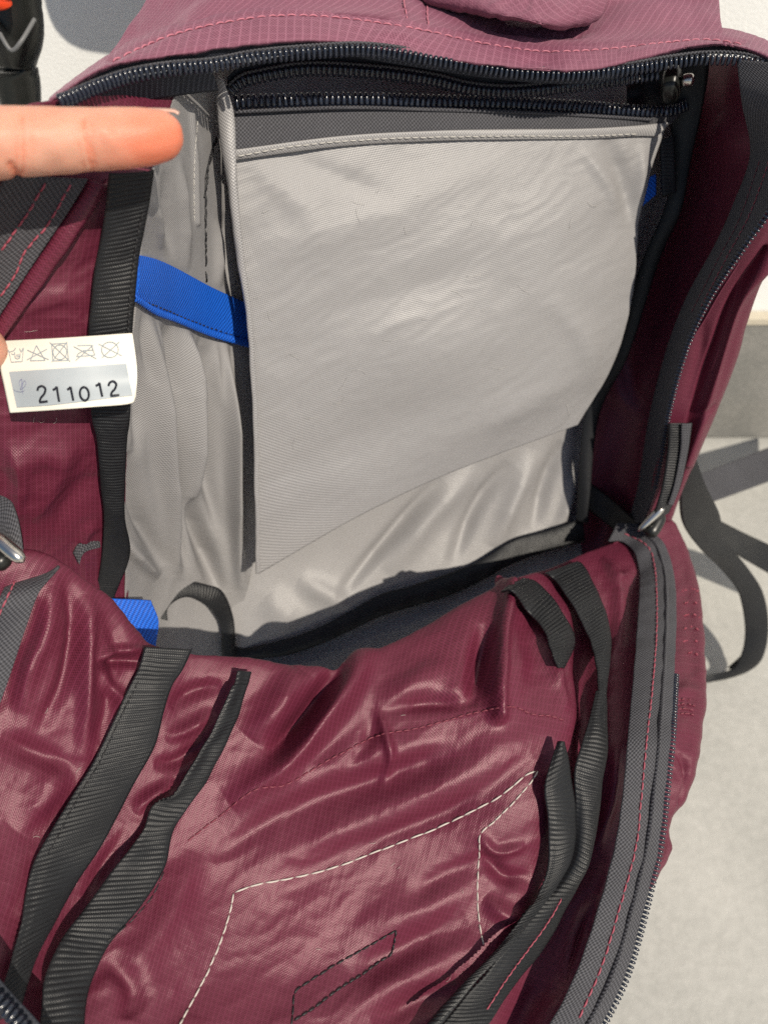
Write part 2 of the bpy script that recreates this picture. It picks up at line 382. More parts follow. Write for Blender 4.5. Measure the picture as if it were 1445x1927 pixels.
slab('wall_foot_band', -4, 4, WALL_Y-.012, WALL_Y-.001, 0.004, 0.148, m_foot_band)
slab('wall_foot_top_strip', -4, 4, WALL_Y-.014, WALL_Y-.001, 0.149, 0.155, m_top_strip)

# ------------------------------------------------------------------ backpack
def dr(y): return float(np.interp(y, [300, 385, 462, 558, 655, 770, 860, 985, 1120, 1300], [.006, .018, .026, .048, .068, .090, .108, .118, .085, .0]))
def ar(p, f=1.0): return (p[0], p[1], p[2] + f*dr(p[1]))
def af(p):
    sx = min(1, max(0, (p[0]-900)/285)); return (p[0], p[1], p[2] + sx*sx*(3-2*sx)*float(np.interp(p[1], [985, 1050, 1120, 1200, 1300, 1400], [.118, .108, .082, .050, .020, 0])))
bp_ = empty('backpack', (0.0, 0.25, 0.0), 'open burgundy backpack with grey lining, black webbing and its front panel folded down', 'backpack')
def cc(*rows): return [list(r) for r in rows]

liner = sheet('back_lining', cc(
    [(400, 120, .350), (700, 110, .372), (1000, 115, .392), (1300, 120, .412)],
    [(425, 500, .390), (700, 480, .406), (980, 460, .429), (1262, 440, .453)],
    [(440, 850, .443), (680, 800, .457), (920, 760, .476), (1150, 720, .495)],
    [(435, 1060, .477), (660, 1000, .488), (900, 930, .503), (1110, 870, .519)],
    [(430, 1228, .490), (640, 1170, .500), (860, 1085, .513), (1092, 985, .530)],
    [(420, 1262, .503), (640, 1215, .508), (860, 1135, .516), (1096, 1045, .527)],
    [(400, 1400, .465), (640, 1350, .47), (880, 1270, .48), (1110, 1180, .49)]), M['grey'], bp_, 200, 240,
    wr=[([(830, 900), (760, 980), (690, 1060), (640, 1120)], 13, -7), ([(900, 880), (800, 980), (730, 1080)], 22, 5.5),
        ([(960, 870), (900, 950), (850, 1060)], 14, -7), ([(1010, 850), (960, 950), (930, 1030)], 18, 6), ([(1060, 830), (1030, 900), (1000, 1000)], 14, -6),
        ([(1085, 880), (1062, 960), (1040, 1000)], 12, 5), ([(560, 1090), (620, 1120), (660, 1145)], 20, 4.0), ([(500, 1120), (560, 1180)], 30, 4.0)],
    noise=[(0.9, 60, 60, 3, 11, 0.3)], uvrot=20)

side_l = sheet('side_lining', cc(
    [(348, 118, .312), (380, 118, .326), (412, 118, .342), (432, 118, .352)],
    [(287, 330, .268), (340, 330, .305), (395, 330, .345), (440, 330, .368)],
    [(264, 482, .285), (330, 495, .325), (400, 500, .365), (455, 500, .389)],
    [(249, 640, .303), (320, 655, .345), (400, 670, .388), (472, 680, .411)],
    [(237, 800, .326), (310, 825, .368), (400, 845, .414), (482, 860, .437)],
    [(232, 960, .356), (300, 990, .400), (390, 1015, .446), (480, 1030, .467)],
    [(236, 1080, .395), (310, 1105, .440), (390, 1130, .472), (455, 1150, .488)],
    [(230, 1235, .43), (300, 1240, .468), (380, 1245, .49), (445, 1250, .503)]), M['grey'], bp_, 140, 300,
    wr=[([(280, 600), (286, 700), (294, 820), (316, 960), (336, 1080)], 11, 11), ([(314, 610), (318, 740), (330, 880), (350, 1070)], 9, -12),
        ([(346, 620), (352, 760), (358, 880), (362, 960)], 12, 11), ([(383, 650), (392, 780), (396, 900), (410, 1000)], 11, -10), ([(418, 640), (430, 800), (440, 940), (455, 1110)], 12, 13),
        ([(362, 930), (382, 1010), (412, 1120)], 15, -14), ([(255, 660), (262, 760), (258, 860)], 8, -4), ([(245, 850), (262, 950), (305, 1070)], 14, -9), ([(232, 1010), (262, 1050), (300, 1085)], 12, 7),
        ([(285, 370), (295, 410), (303, 470)], 9, 2.5), ([(312, 320), (318, 400), (325, 490)], 9, -3), ([(336, 300), (346, 400), (352, 510)], 8, 3), ([(405, 410), (412, 470), (410, 540)], 8, 3), ([(425, 400), (428, 470), (432, 550)], 7, -3),
        ([(360, 200), (368, 300), (370, 420)], 4, 1.4, 'o')] +
       [([(268+i*27, 592+i*10), (270+i*27, 650+i*10), (277+i*27, 720+i*9)], 5.0, 2.2*(1 if i % 2 else -1)) for i in range(7)],
    noise=[(0.7, 40, 85, 4, 21, 0.3)], uvrot=8)

wall_l = sheet('side_wall', cc(
    [(-60, 215, .232), (90, 190, .243), (240, 160, .277), (348, 122, .313)],
    [(-60, 335, .246), (60, 335, .254), (200, 335, .264), (287, 330, .270)],
    [(-60, 500, .264), (60, 500, .272), (160, 500, .281), (266, 482, .289)],
    [(-60, 650, .282), (60, 650, .290), (160, 650, .298), (251, 640, .306)],
    [(-60, 800, .298), (60, 800, .306), (160, 800, .317), (241, 800, .331)],
    [(-60, 950, .318), (60, 950, .327), (150, 950, .342), (236, 950, .358)],
    [(-60, 1080, .338), (60, 1080, .351), (150, 1080, .372), (241, 1080, .398)],
    [(-60, 1230, .358), (60, 1230, .375), (150, 1230, .398), (241, 1230, .428)]), M['burg'], bp_, 160, 300,
    wr=[([(0, 610), (90, 560), (180, 560)], 20, 1.5), ([(20, 900), (60, 860), (150, 850)], 28, 2.5), ([(10, 830), (40, 900), (30, 980)], 16, 2.5),
        ([(100, 1000), (140, 930), (185, 880)], 22, -2.5), ([(60, 980), (110, 900), (130, 830)], 18, 2), ([(150, 1040), (165, 1000), (190, 985)], 10, 2)],
    noise=[(1.0, 70, 15, 3, 31, 0.5), (0.4, 28, 30, 2, 32, 0.7)], label='lit burgundy side wall on the left of the opening')

def carr(*rows): return [[ar(p) for p in r] for r in rows]
def cl(*rows): return [[(r[0][0]-60, r[0][1], r[0][2]+.012)]+[ar(p, [0, .55, .85, 1][k]) for k, p in enumerate(r)] for r in rows]
wall_r = sheet('side_wall', cl(
    [(1286, 100, .412), (1350, 105, .375), (1400, 108, .35), (1450, 112, .328)],
    [(1278, 300, .43), (1365, 300, .38), (1435, 300, .345), (1500, 290, .318)],
    [(1238, 500, .455), (1310, 500, .40), (1362, 495, .36), (1405, 470, .331)],
    [(1180, 690, .482), (1235, 690, .42), (1268, 680, .375), (1293, 655, .339)],
    [(1120, 850, .508), (1180, 850, .44), (1215, 835, .39), (1248, 830, .343)],
    [(1088, 985, .53), (1140, 1000, .465), (1180, 1000, .41), (1212, 985, .356)],
    [(1088, 1120, .53), (1130, 1130, .47), (1170, 1125, .42), (1205, 1110, .385)]), M['burg'], bp_, 120, 200,
    wr=[([(1180, 650), (1190, 740), (1230, 780)], 14, -3), ([(1150, 660), (1165, 730), (1200, 770)], 18, 3), ([(1340, 230), (1370, 260), (1400, 300)], 40, 3)],
    noise=[(1.0, 60, 70, 3, 41, 0.3)], label='shaded burgundy side wall on the right of the opening')

flange_r = sheet('outer_edge', carr(
    [(1525, 170, .318), (1555, 175, .322), (1590, 200, .335), (1550, 190, .40)],
    [(1480, 330, .322), (1500, 360, .325), (1525, 390, .335), (1500, 390, .40)],
    [(1401, 462, .331), (1428, 470, .331), (1448, 490, .340), (1420, 490, .41)],
    [(1336, 558, .335), (1375, 580, .334), (1405, 610, .344), (1375, 610, .42)],
    [(1291, 655, .339), (1345, 680, .337), (1378, 702, .347), (1345, 702, .43)],
    [(1259, 770, .342), (1305, 785, .341), (1337, 800, .350), (1300, 800, .43)],
    [(1241, 880, .345), (1270, 893, .347), (1291, 906, .356), (1265, 906, .43)],
    [(1212, 982, .356), (1240, 985, .360), (1263, 980, .368), (1240, 990, .43)]), M['burg'], bp_, 110, 220,
    wr=[([(1440, 470), (1378, 560), (1346, 640), (1314, 740), (1283, 860)], 6, -4.5, 'o'), ([(1452, 480), (1394, 560), (1362, 650), (1330, 760), (1292, 870)], 9, 4, 'o'), ([(1325, 600), (1315, 680), (1290, 760)], 12, -2), ([(1350, 760), (1330, 770), (1305, 790)], 7, -2)],
    noise=[(0.5, 40, 60, 3, 51, 0.3)])

def adj(p): x = p[0]; return (p[0], p[1], p[2] + .014*min(1, max(.35, x/400))*(1-.5*min(1, max(0, (x-1200)/200))))
rimx = [(93, 190, .238), (200, 125, .255), (320, 101, .268), (482, 78, .283), (615, 73, .293), (749, 92, .303), (882, 113, .310), (1000, 126, .315), (1090, 128, .318), (1164, 117, .322), (1230, 100, .326), (1330, 82, .330), (1400, 90, .330), (1470, 122, .322), (1540, 185, .316)]
seamx = [(100, 180, .246), (210, 112, .266), (330, 60, .281), (482, 29, .293), (615, 27, .303), (782, 50, .313), (890, 74, .319), (1000, 91, .324), (1080, 92, .327), (1164, 86, .330), (1240, 77, .334), (1330, 70, .338), (1400, 80, .337), (1480, 110, .330), (1570, 165, .325)]
rimx = [adj(p) for p in rimx]; seamx = [adj(p) for p in seamx]
backx = [(x+8, y-8-10*(0 < i < 13)*1, d+.012) for i, (x, y, d) in enumerate(seamx)]
lowx = [(x+3, y+9, d+.006) for x, y, d in rimx]
flange_t = sheet('top_edge', cc(lowx, rimx, seamx, backx), M['pink'], bp_, 420, 60,
    wr=[([(x, y) for x, y, d in seamx[1:13]], 4.5, -1.0, 'o'), ([(960, 118), (1010, 112), (1060, 118)], 14, -1.5), ([(700, 60), (760, 72), (820, 92)], 14, 1.2), ([(1160, 95), (1200, 100), (1240, 88)], 10, 1.4)],
    noise=[(0.6, 40, 75, 2, 61, 0.3), (0.25, 14, 70, 2, 62, 0.2)], uvrot=4)
def ca(*rows): return [[adj(p) for p in r] for r in rows]
hood = sheet('top_panel', ca(
    [(196, 140, .268), (285, 85, .279), (400, 48, .291), (540, 34, .302), (700, 42, .312), (860, 74, .320), (960, 92, .326), (1080, 96, .331), (1220, 86, .337), (1362, 88, .342)],
    [(188, 131, .272), (270, 78, .282), (395, 38, .292), (540, 22, .301), (700, 28, .311), (855, 60, .321), (955, 80, .328), (1080, 84, .332), (1220, 72, .337), (1360, 72, .343)],
    [(240, 55, .292), (315, 38, .297), (420, 8, .303), (550, -8, .309), (700, 2, .317), (850, 36, .327), (950, 50, .338), (1080, 62, .340), (1220, 45, .343), (1355, 35, .350)],
    [(285, -20, .315), (350, -35, .318), (440, -50, .322), (560, -60, .328), (700, -50, .335), (850, -20, .345), (950, -10, .352), (1080, 0, .356), (1220, -15, .358), (1349, -30, .368)],
    [(330, -200, .345), (400, -210, .345), (480, -220, .347), (580, -230, .35), (700, -230, .352), (850, -220, .356), (950, -220, .36), (1080, -220, .362), (1220, -220, .366), (1335, -210, .372)],
    [(350, -290, .385), (410, -320, .385), (500, -330, .385), (600, -340, .385), (700, -340, .388), (850, -340, .39), (950, -340, .39), (1080, -330, .394), (1220, -320, .398), (1320, -290, .405)]),
    M['pink'], bp_, 320, 160,
    wr=[([(330, 50), (400, 15), (480, -10)], 16, 2.5), ([(300, 90), (380, 45), (470, 22)], 12, -1.5), ([(755, 0), (770, 60)], 5, -1.5, 'o'), ([(800, 0), (805, 60)], 5, -1.0, 'o'),
        ([(925, 45), (990, 62), (1070, 68), (1100, 60)], 9, -7), ([(900, 60), (990, 80), (1080, 80), (1140, 66)], 8, 2.0), ([(1120, 60), (1180, 30), (1300, 20)], 26, 3), ([(1150, 10), (1250, -10), (1340, 0)], 14, -2)],
    noise=[(1.0, 60, 20, 3, 71, 0.3), (0.4, 20, 60, 2, 72, 0.3)], uvrot=12)
loop = sheet('grab_handle', ca(
    [(730, -120, .352), (860, -115, .346), (950, -110, .345), (1050, -105, .347), (1160, -110, .358)],
    [(745, -45, .338), (862, -30, .326), (950, -20, .322), (1050, -15, .324), (1148, -30, .338)],
    [(770, -18, .331), (880, 4, .320), (958, 27, .315), (1045, 38, .316), (1138, 12, .334)],
    [(800, 2, .331), (900, 22, .324), (968, 42, .322), (1045, 54, .324), (1122, 36, .337)],
    [(820, 6, .345), (915, 26, .342), (975, 44, .343), (1040, 54, .345), (1110, 38, .350)]), M['pink'], bp_, 120, 90,
    wr=[([(1108, -40), (1100, 0), (1085, 30)], 4, -1.2, 'o'), ([(910, 5), (960, 33), (1050, 42)], 5, -0.8)], noise=[(2.2, 55, 15, 2, 81, 0.4), (0.8, 22, 50, 2, 82, 0.5)], uvrot=35)

def lobe():  # unseen lobe, added out of view to throw a shadow on the wall
    a, b = np.array([-.03, .485, .515]), np.array([-.148, .502, .541]); t = np.linspace(0, 1, 20)[:, None]
    V, Fs = tube(a*(1-t)+b*t + np.array([0, 0, .012])*np.sin(np.pi*t), .029*np.sqrt(np.clip(1-np.abs(2*t[:, 0]-1)**6, .01, 1)), 20)
    V = np.array(V); V[:, 1] = .493 + (V[:, 1]-.493)*.4
    return mesh_obj('shadow_lobe', V, Fs, M['pink'], bp_, label='unseen lobe added above the bag to cast a shadow on the wall')
lobe()
# ---- main zipper round the opening
mz = ribbon('main_zipper', [(x, y+4, d+.002) for x, y, d in rimx], [(x+(6 if i == 0 else 3), y+30-(16 if i > 9 else 0)*(i > 9)-(10 if i == 0 else 0), d+.007) for i, (x, y, d) in enumerate(rimx)], M['navytape'], bp_, cols=9, thick=.0008)
rimteeth = [adj(p) for p in [(110, 193, .236), (130, 186, .240), (187, 162, .250), (247, 143, .259), (320, 131, .266), (400, 124, .274), (482, 109, .283), (582, 100, .290), (669, 95, .296), (740, 101, .302), (815, 115, .308), (890, 127, .313), (962, 138, .317), (1064, 143, .320), (1171, 134, .324), (1264, 119, .329), (1330, 112, .331), (1397, 115, .330), (1445, 130, .326), (1480, 150, .320)]]
teeth(rimteeth, M['tooth'], mz, pitch=.0023, L=.0044, r=.00085)
ribbon('zipper_cord', [(x, y-17, d+.0005) for x, y, d in rimteeth], [(x, y-10, d+.0005) for x, y, d in rimteeth], M['tape'], mz, cols=7, rib=.0016, rib_amp=.25, thick=.001, camber=.0006)
ribbon('inner_tape', [(x, y+8, d+.004) for x, y, d in rimteeth[:6]], [(x+12, y+62-i*3, d+.016) for i, (x, y, d) in enumerate(rimteeth[:6])], M['navytape'], mz, cols=9)
# right run of the main zipper: charcoal facing tape, coil line
rz_c = [(1500, 290, .316), (1455, 385, .322), (1401, 462, .329), (1336, 558, .333), (1291, 655, .336), (1259, 770, .339), (1243, 860, .342), (1232, 920, .346), (1208, 985, .354)]; rz_c = [ar(p) for p in rz_c]
rz_i = [(1410, 290, .352), (1378, 385, .355), (1343, 462, .358), (1290, 560, .362), (1252, 660, .366), (1222, 775, .370), (1208, 860, .374), (1198, 920, .378), (1180, 985, .384)]; rz_i = [ar(p) for p in rz_i]
rz = ribbon('zipper_tape', [(1455, 118, .326), (1480, 200, .320)] + rz_c, [(1385, 112, .338), (1395, 195, .340)] + rz_i, M['tape'], bp_, cols=25, thick=.0008, label='charcoal zip tape down the right of the opening')
teeth(rz_c[:-1], M['tooth'], rz, pitch=.0021, L=.0034, r=.0006)
stitches('stitching', rz, [(1452, 290), (1412, 400), (1370, 480), (1318, 580)], M['red'], rz, pitch=.003, rad=.00025)
stitches('stitching', rz, [(1430, 300), (1392, 410), (1350, 490), (1300, 590)], M['wine'], rz, pitch=.003, rad=.0002)
pt = ribbon('slider_pull', [ar(p) for p in [(1258, 796, .334), (1256, 850, .333), (1246, 915, .334), (1226, 985, .340)]], [ar(p) for p in [(1302, 796, .335), (1294, 850, .334), (1280, 915, .335), (1258, 965, .341)]], M['black'], bp_, cols=15, rib=.0016, rib_amp=.25, thick=.0016, label='black webbing pull on the right zipper slider')
ribbon('pull_stripe', [ar(p) for p in [(1281, 797, .3325), (1279, 850, .3315), (1268, 910, .3325), (1256, 950, .3355)]], [ar(p) for p in [(1300, 797, .3335), (1293, 850, .3325), (1280, 910, .3335), (1266, 950, .3365)]], M['tape'], pt, cols=7, rib=.0016, rib_amp=.3)
def pill(name, a, b, r0, r1, mat, parent, k=14, label=None, flat=1.0):
    a = P(*a); b = P(*b); t = np.linspace(0, 1, 14)
    r = (r0*(1-t) + r1*t)*np.sqrt(np.clip(1-(2*t-1)**4, 0.02, 1))
    V, Fs = tube(a[None]*(1-t)[:, None]+b[None]*t[:, None], r, k)
    return mesh_obj(name, V, Fs, mat, parent, label=label)
pill('slider_bridge', ar((1200, 1000, .346)), ar((1250, 950, .340)), .0016, .0030, M['steel'], pt)
pill('zipper_slider', ar((1218, 1010, .350)), ar((1246, 965, .348)), .005, .004, M['plastic'], bp_)

# ---- left binding, tape, folded edge
bind_l = ribbon('binding_tape',
    [(205, 325, .250), (195, 420, .262), (180, 499, .271), (172, 570, .279), (167, 640, .287), (172, 775, .305), (183, 830, .315), (190, 915, .333), (196, 975, .348), (190, 1060, .375), (176, 1120, .39), (150, 1180, .40)],
    [(291, 320, .253), (279, 400, .264), (263, 482, .275), (255, 560, .283), (250, 625, .291), (246, 775, .309), (240, 830, .321), (236, 915, .338), (236, 975, .352), (245, 1045, .378), (214, 1130, .395), (205, 1190, .405)],
    M['black'], bp_, cols=17, rib=.00165, rib_amp=.26, thick=.0013, camber=.0006, jit=.0006, label='black grosgrain binding down the left seam')
stitches('stitching', bind_l, [(268, 400), (253, 480), (245, 560), (241, 630)], M['blk'], bind_l, pitch=.003)
tape_l = ribbon('zipper_tape', [(x, y, on(wall_l, max(x, -40), y, .005, True)) for x, y in [(10, 330), (-30, 420), (-70, 520), (-90, 640)]],
    [(x, y, on(wall_l, max(x, -40), y, .005, True)) for x, y in [(166, 338), (127, 402), (60, 502), (-30, 640)]], M['tape'], bp_, cols=25, thick=.001, label='charcoal zip tape on the left below the finger')
stitches('stitching', tape_l, [(86, 345), (50, 405), (0, 475)], M['red'], tape_l, pitch=.0035)
stitches('stitching', tape_l, [(134, 345), (92, 420), (50, 470), (28, 520), (0, 560)], M['red'], tape_l, pitch=.0035)
fold_l = ribbon('folded_edge', [(x, y, on(wall_l, max(x, -40), y, .004, True)) for x, y in [(170, 336), (128, 402), (62, 502), (2, 592), (-40, 660)]],
    [(x, y, on(wall_l, max(x, -40), y, .001, True)) for x, y in [(205, 338), (158, 420), (90, 512), (20, 604), (-25, 670)]], M['burg'], bp_, cols=13, thick=.0012, camber=.004, jit=.0008)

# ---- side lining details
stitches('black_stitching', side_l, [(408, 255), (398, 290), (387, 330), (386, 380), (386, 440), (388, 530)], M['blk'], side_l, pitch=.0055, fill=1.1, rad=.0005, jitter=.6)
stitches('black_stitching', side_l, [(404, 262), (392, 305), (389, 345), (383, 372)], M['blk'], side_l, pitch=.003, fill=1.2, rad=.0004, jitter=1.2)
stitches('stitching', side_l, [(372, 225), (366, 300), (365, 370), (366, 420)], M['greythr'], side_l, pitch=.003, rad=.00018)
el = ribbon('elastic_band', [(x, y, on(side_l, x, y, .004, True)) for x, y in [(258, 479), (295, 488), (333, 505), (400, 541), (453, 565), (476, 573)]],
    [(x, y, on(side_l, x, y, .004, True)) for x, y in [(254, 566), (295, 592), (333, 606), (400, 633), (463, 651), (482, 657)]], M['blue'], bp_, cols=33, thick=.0014, camber=.0012, hem=0, label='blue elastic band on the grey side lining')
ribbon('elastic_hem', [(x, y-13, on(side_l, x, y, .0068, True)) for x, y in [(254, 566), (295, 592), (333, 606), (400, 633), (463, 651), (482, 657)]], [(x, y+2, on(side_l, x, y, .0058, True)) for x, y in [(254, 566), (295, 592), (333, 606), (400, 633), (463, 651), (482, 657)]], M['blue'], el, cols=9, thick=.001, camber=.0009, rib=.0012, rib_amp=.12)
stitches('stitching', el, [(270, 566), (310, 582), (345, 597), (400, 618), (455, 636)], M['blk'], el, pitch=.0042, fill=.5, rad=.00028)

# ---- inner pocket
pk = sheet('inner_pocket', cc(
    [(441, 283, .338), (640, 258, .348), (900, 246, .361), (1100, 244, .373), (1252, 237, .385)],
    [(450, 420, .352), (650, 420, .362), (880, 400, .374), (1080, 390, .387), (1205, 385, .402)],
    [(466, 600, .372), (660, 600, .382), (870, 590, .394), (1050, 570, .407), (1191, 555, .422)],
    [(478, 800, .398), (660, 780, .407), (850, 760, .418), (1010, 730, .431), (1150, 690, .445)],
    [(487, 1080, .438), (650, 985, .437), (800, 910, .443), (950, 850, .452), (1086, 799, .462)]), M['grey'], bp_, 220, 220,
    wr=[([(1140, 260), (1170, 340), (1180, 420)], 16, -2.5), ([(1210, 270), (1205, 340), (1195, 420)], 12, 2.5), ([(1090, 270), (1150, 360), (1172, 430)], 14, 1.5),
        ([(470, 300), (520, 340), (600, 420)], 26, 1.2), ([(520, 280), (600, 320), (760, 380)], 22, -1.0), ([(480, 480), (640, 430), (820, 360)], 40, 1.5),
        ([(500, 640), (700, 560), (960, 500)], 45, -1.6), ([(560, 760), (800, 660), (1000, 620)], 50, 1.6), ([(700, 640), (740, 610), (800, 590)], 9, 0.5), ([(520, 900), (700, 820), (900, 740)], 40, -1.5),
        ([(1030, 560), (1100, 640), (1110, 740)], 26, 2), ([(900, 810), (1000, 760), (1090, 700)], 22, 1.5)],
    noise=[(0.8, 90, 28, 2.5, 91, 0.2), (0.25, 24, 35, 3, 92, 0.5)], uvrot=27, solid=.0018)
eA = [(405, 133), (410, 233), (428, 350), (444, 475), (464, 592), (472, 682), (480, 802), (484, 1076)]; eB = [(421, 150), (441, 217), (447, 350), (459, 475), (474, 592), (480, 682), (486, 802), (490, 1079)]
eD = [.322, .330, .340, .354, .369, .381, .397, .437]
ribbon('pocket_piping', [(x, y, d-.001) for (x, y), d in zip(eA, eD)], [(x, y, d-.003) for (x, y), d in zip(eB, eD)], M['grey'], pk, cols=11, camber=.0018, jit=.0007, thick=.001)
ptA = [(440, 212, .333), (640, 204, .343), (815, 208, .352), (962, 211, .361), (1097, 217, .370), (1225, 222, .379), (1288, 206, .384)]
ptB = [(440, 287, .336), (640, 261, .346), (815, 251, .355), (962, 248, .364), (1097, 247, .372), (1200, 241, .380), (1262, 234, .386)]
pt_l = ribbon('pocket_zipper', ptA, ptB, M['tape'], bp_, cols=21, thick=.0009, label='open zipper along the top of the inner pocket')
teeth([(440, 194, .331), (482, 191, .333), (649, 187, .342), (815, 191, .352), (962, 195, .361), (1097, 202, .370), (1200, 209, .377), (1260, 208, .381), (1292, 197, .385)], M['tooth'], pt_l, pitch=.0026, L=.0052, r=.00108, flip=-1)
ribbon('zipper_cord', [(440, 207, .331), (649, 199, .342), (815, 203, .352), (962, 207, .361), (1097, 214, .370), (1225, 222, .379)], [(440, 215, .331), (649, 207, .342), (815, 211, .352), (962, 215, .361), (1097, 221, .370), (1225, 229, .379)], M['tape'], pt_l, cols=7, rib=.0018, rib_amp=.3, camber=.0006)
up_c = [(430, 174, .327), (450, 156, .328), (482, 146, .330), (582, 131, .335), (715, 138, .342), (815, 152, .348), (882, 168, .353), (962, 174, .357), (1064, 164, .360), (1171, 150, .362), (1240, 140, .362)]
pt_u = ribbon('pocket_zipper', [(x, y-30, d-.002) for x, y, d in up_c], [(x, y-4, d+.001) for x, y, d in up_c], M['navytape'], bp_, cols=13, thick=.0009, label='upper half of the inner pocket zipper under the top edge')
teeth(up_c, M['tooth'], pt_u, pitch=.0024, L=.0048, r=.0010)
ribbon('zipper_cord', [(x, y-16, d-.0015) for x, y, d in up_c], [(x, y-9, d-.0015) for x, y, d in up_c], M['tape'], pt_u, cols=7, rib=.0017, rib_amp=.3, camber=.0006)
hem = ribbon('pocket_hem', [(x, y-5, d-.0018) for x, y, d in ptB], [(x, y+17, d+.0005) for x, y, d in [(441, 285, .337), (640, 259, .347), (815, 249, .356), (962, 246, .364), (1097, 245, .373), (1190, 240, .380), (1235, 240, .384)]], M['grey'], pk, cols=11, camber=.0006, thick=.0006)
stitches('stitching', hem, [(445, 294), (560, 274), (700, 262), (815, 258), (962, 256), (1090, 256), (1200, 252)], M['greythr'], pk, pitch=.0036, rad=.00032)

def lint(name, s_, pts, mat, parent, seed, ln=14, rad=.00007):
    rs = np.random.RandomState(seed); parts = []
    for x, y in pts:
        a = rs.uniform(0, 6.28); c = rs.uniform(-1.6, 1.6); q = [(x, y)]; l = ln*rs.uniform(.5, 1.3)/7
        for k in range(7): a += c/7; q.append((q[-1][0]+l*math.cos(a), q[-1][1]+l*math.sin(a)))
        W, N = surf(s_, q); k = np.ones(3)/3; W = W + N*(.0003+.0006*np.sin(np.linspace(0, 3.1, 8))[:, None])
        parts.append(tube(W, rad, 5))
    V, Fs = joined(parts); return mesh_obj(name, V, Fs, mat, parent, kind='stuff')
rsx = np.random.RandomState(5)
lint('lint', pk, [(rsx.uniform(490, 1150), rsx.uniform(290, 800)) for _ in range(22)] + [(905, 515), (870, 560), (720, 640), (560, 820)], M['greythr'], pk, 6, 26, .00006)
# ---- right inside: binding, elastic, strap, snap
ribbon('binding_tape', [(1185, 112, .386), (1222, 165, .388), (1258, 225, .394), (1262, 330, .406), (1246, 400, .415), (1208, 490, .43), (1145, 668, .462), (1098, 790, .485), (1084, 980, .515)],  # binding; its top is widened in black to stand in for shaded lining
    [(1335, 100, .372), (1332, 140, .378), (1322, 200, .386), (1300, 300, .40), (1280, 400, .412), (1240, 490, .428), (1182, 668, .458), (1125, 790, .485), (1106, 985, .512)], M['black'], bp_, cols=15, thick=.001, camber=.001, label='black binding down the right inner seam, its top widened in place of shade')
ribbon('elastic_band', [(1194, 347, .400), (1234, 327, .402)], [(1192, 402, .403), (1234, 366, .404)], M['blue'], bp_, n=20, cols=15, thick=.001, label='blue elastic end at the right of the pocket')
ribbon('inner_strap', [(1242, 262, .392), (1243, 310, .395), (1246, 368, .399)], [(1268, 255, .392), (1270, 310, .395), (1272, 362, .399)], M['black'], bp_, cols=13, rib=.0018, rib_amp=.2, thick=.0015)
ribbon('inner_strap', [(1098, 900, .520), (1150, 940, .508), (1200, 985, .485)], [(1088, 942, .522), (1140, 985, .510), (1190, 1025, .488)], M['black'], bp_, cols=13, rib=.0018, rib_amp=.2, thick=.0015)
ribbon('zipper_end_tab', [(1178, 158, .386), (1205, 150, .384), (1250, 150, .384)], [(1180, 206, .386), (1210, 204, .385), (1255, 200, .386)], M['black'], bp_, n=40, cols=21, jit=.003, thick=.001, label='crumpled black tab at the end of the pocket zipper')
sn = pill('snap_stud', (1244, 160, .372), (1282, 158, .368), .0085, .0080, M['plastic'], bp_)
pill('stud_pin', (1280, 152, .366), (1306, 150, .364), .0028, .0030, M['steel'], sn)

# ---- bottom of the compartment
bA = [(418, 1190, .49), (450, 1218, .49), (482, 1216, .49), (549, 1200, .492), (610, 1176, .494), (659, 1150, .497), (715, 1119, .499), (772, 1103, .502), (832, 1083, .504), (899, 1057, .507), (964, 1017, .511), (1031, 997, .515), (1095, 975, .518)]
bB = [(418, 1240, .49), (450, 1246, .49), (482, 1241, .49), (549, 1231, .492), (615, 1208, .494), (665, 1184, .497), (715, 1161, .499), (782, 1140, .502), (849, 1120, .504), (915, 1088, .507), (964, 1061, .511), (1040, 1034, .515), (1100, 1020, .518)]
ribbon('binding_tape', bA, bB, M['black'], bp_, cols=13, rib=.0018, rib_amp=.15, thick=.0012, camber=.001, jit=.001, label='black binding sagging along the bottom seam')
ribbon('binding_tape', [(288, 1158, .452), (288, 1122, .452), (308, 1100, .453), (345, 1092, .455), (390, 1100, .460), (420, 1114, .466), (440, 1165, .478), (444, 1235, .487)],
    [(316, 1168, .452), (316, 1146, .452), (332, 1130, .453), (355, 1124, .455), (385, 1136, .460), (402, 1152, .466), (416, 1182, .478), (418, 1240, .487)], M['black'], bp_, cols=13, rib=.0018, rib_amp=.22, thick=.0012, camber=.001, label='curled black binding loop at the lower left corner')
ribbon('mesh_patch', [(196, 1126, .385), (232, 1172, .39), (262, 1210, .395), (272, 1250, .40)], [(284, 1131, .392), (299, 1170, .398), (294, 1212, .404), (291, 1250, .405)], M['blue'], bp_, cols=33, jit=.001, thick=.001, label='blue mesh patch low in the left corner')
ribbon('side_webbing', [(138, 1040, .355), (150, 1022, .357), (185, 1010, .366)], [(150, 1062, .353), (160, 1040, .357), (190, 1030, .366)], M['tape'], bp_, cols=11, rib=.0018, rib_amp=.3, thick=.0012)

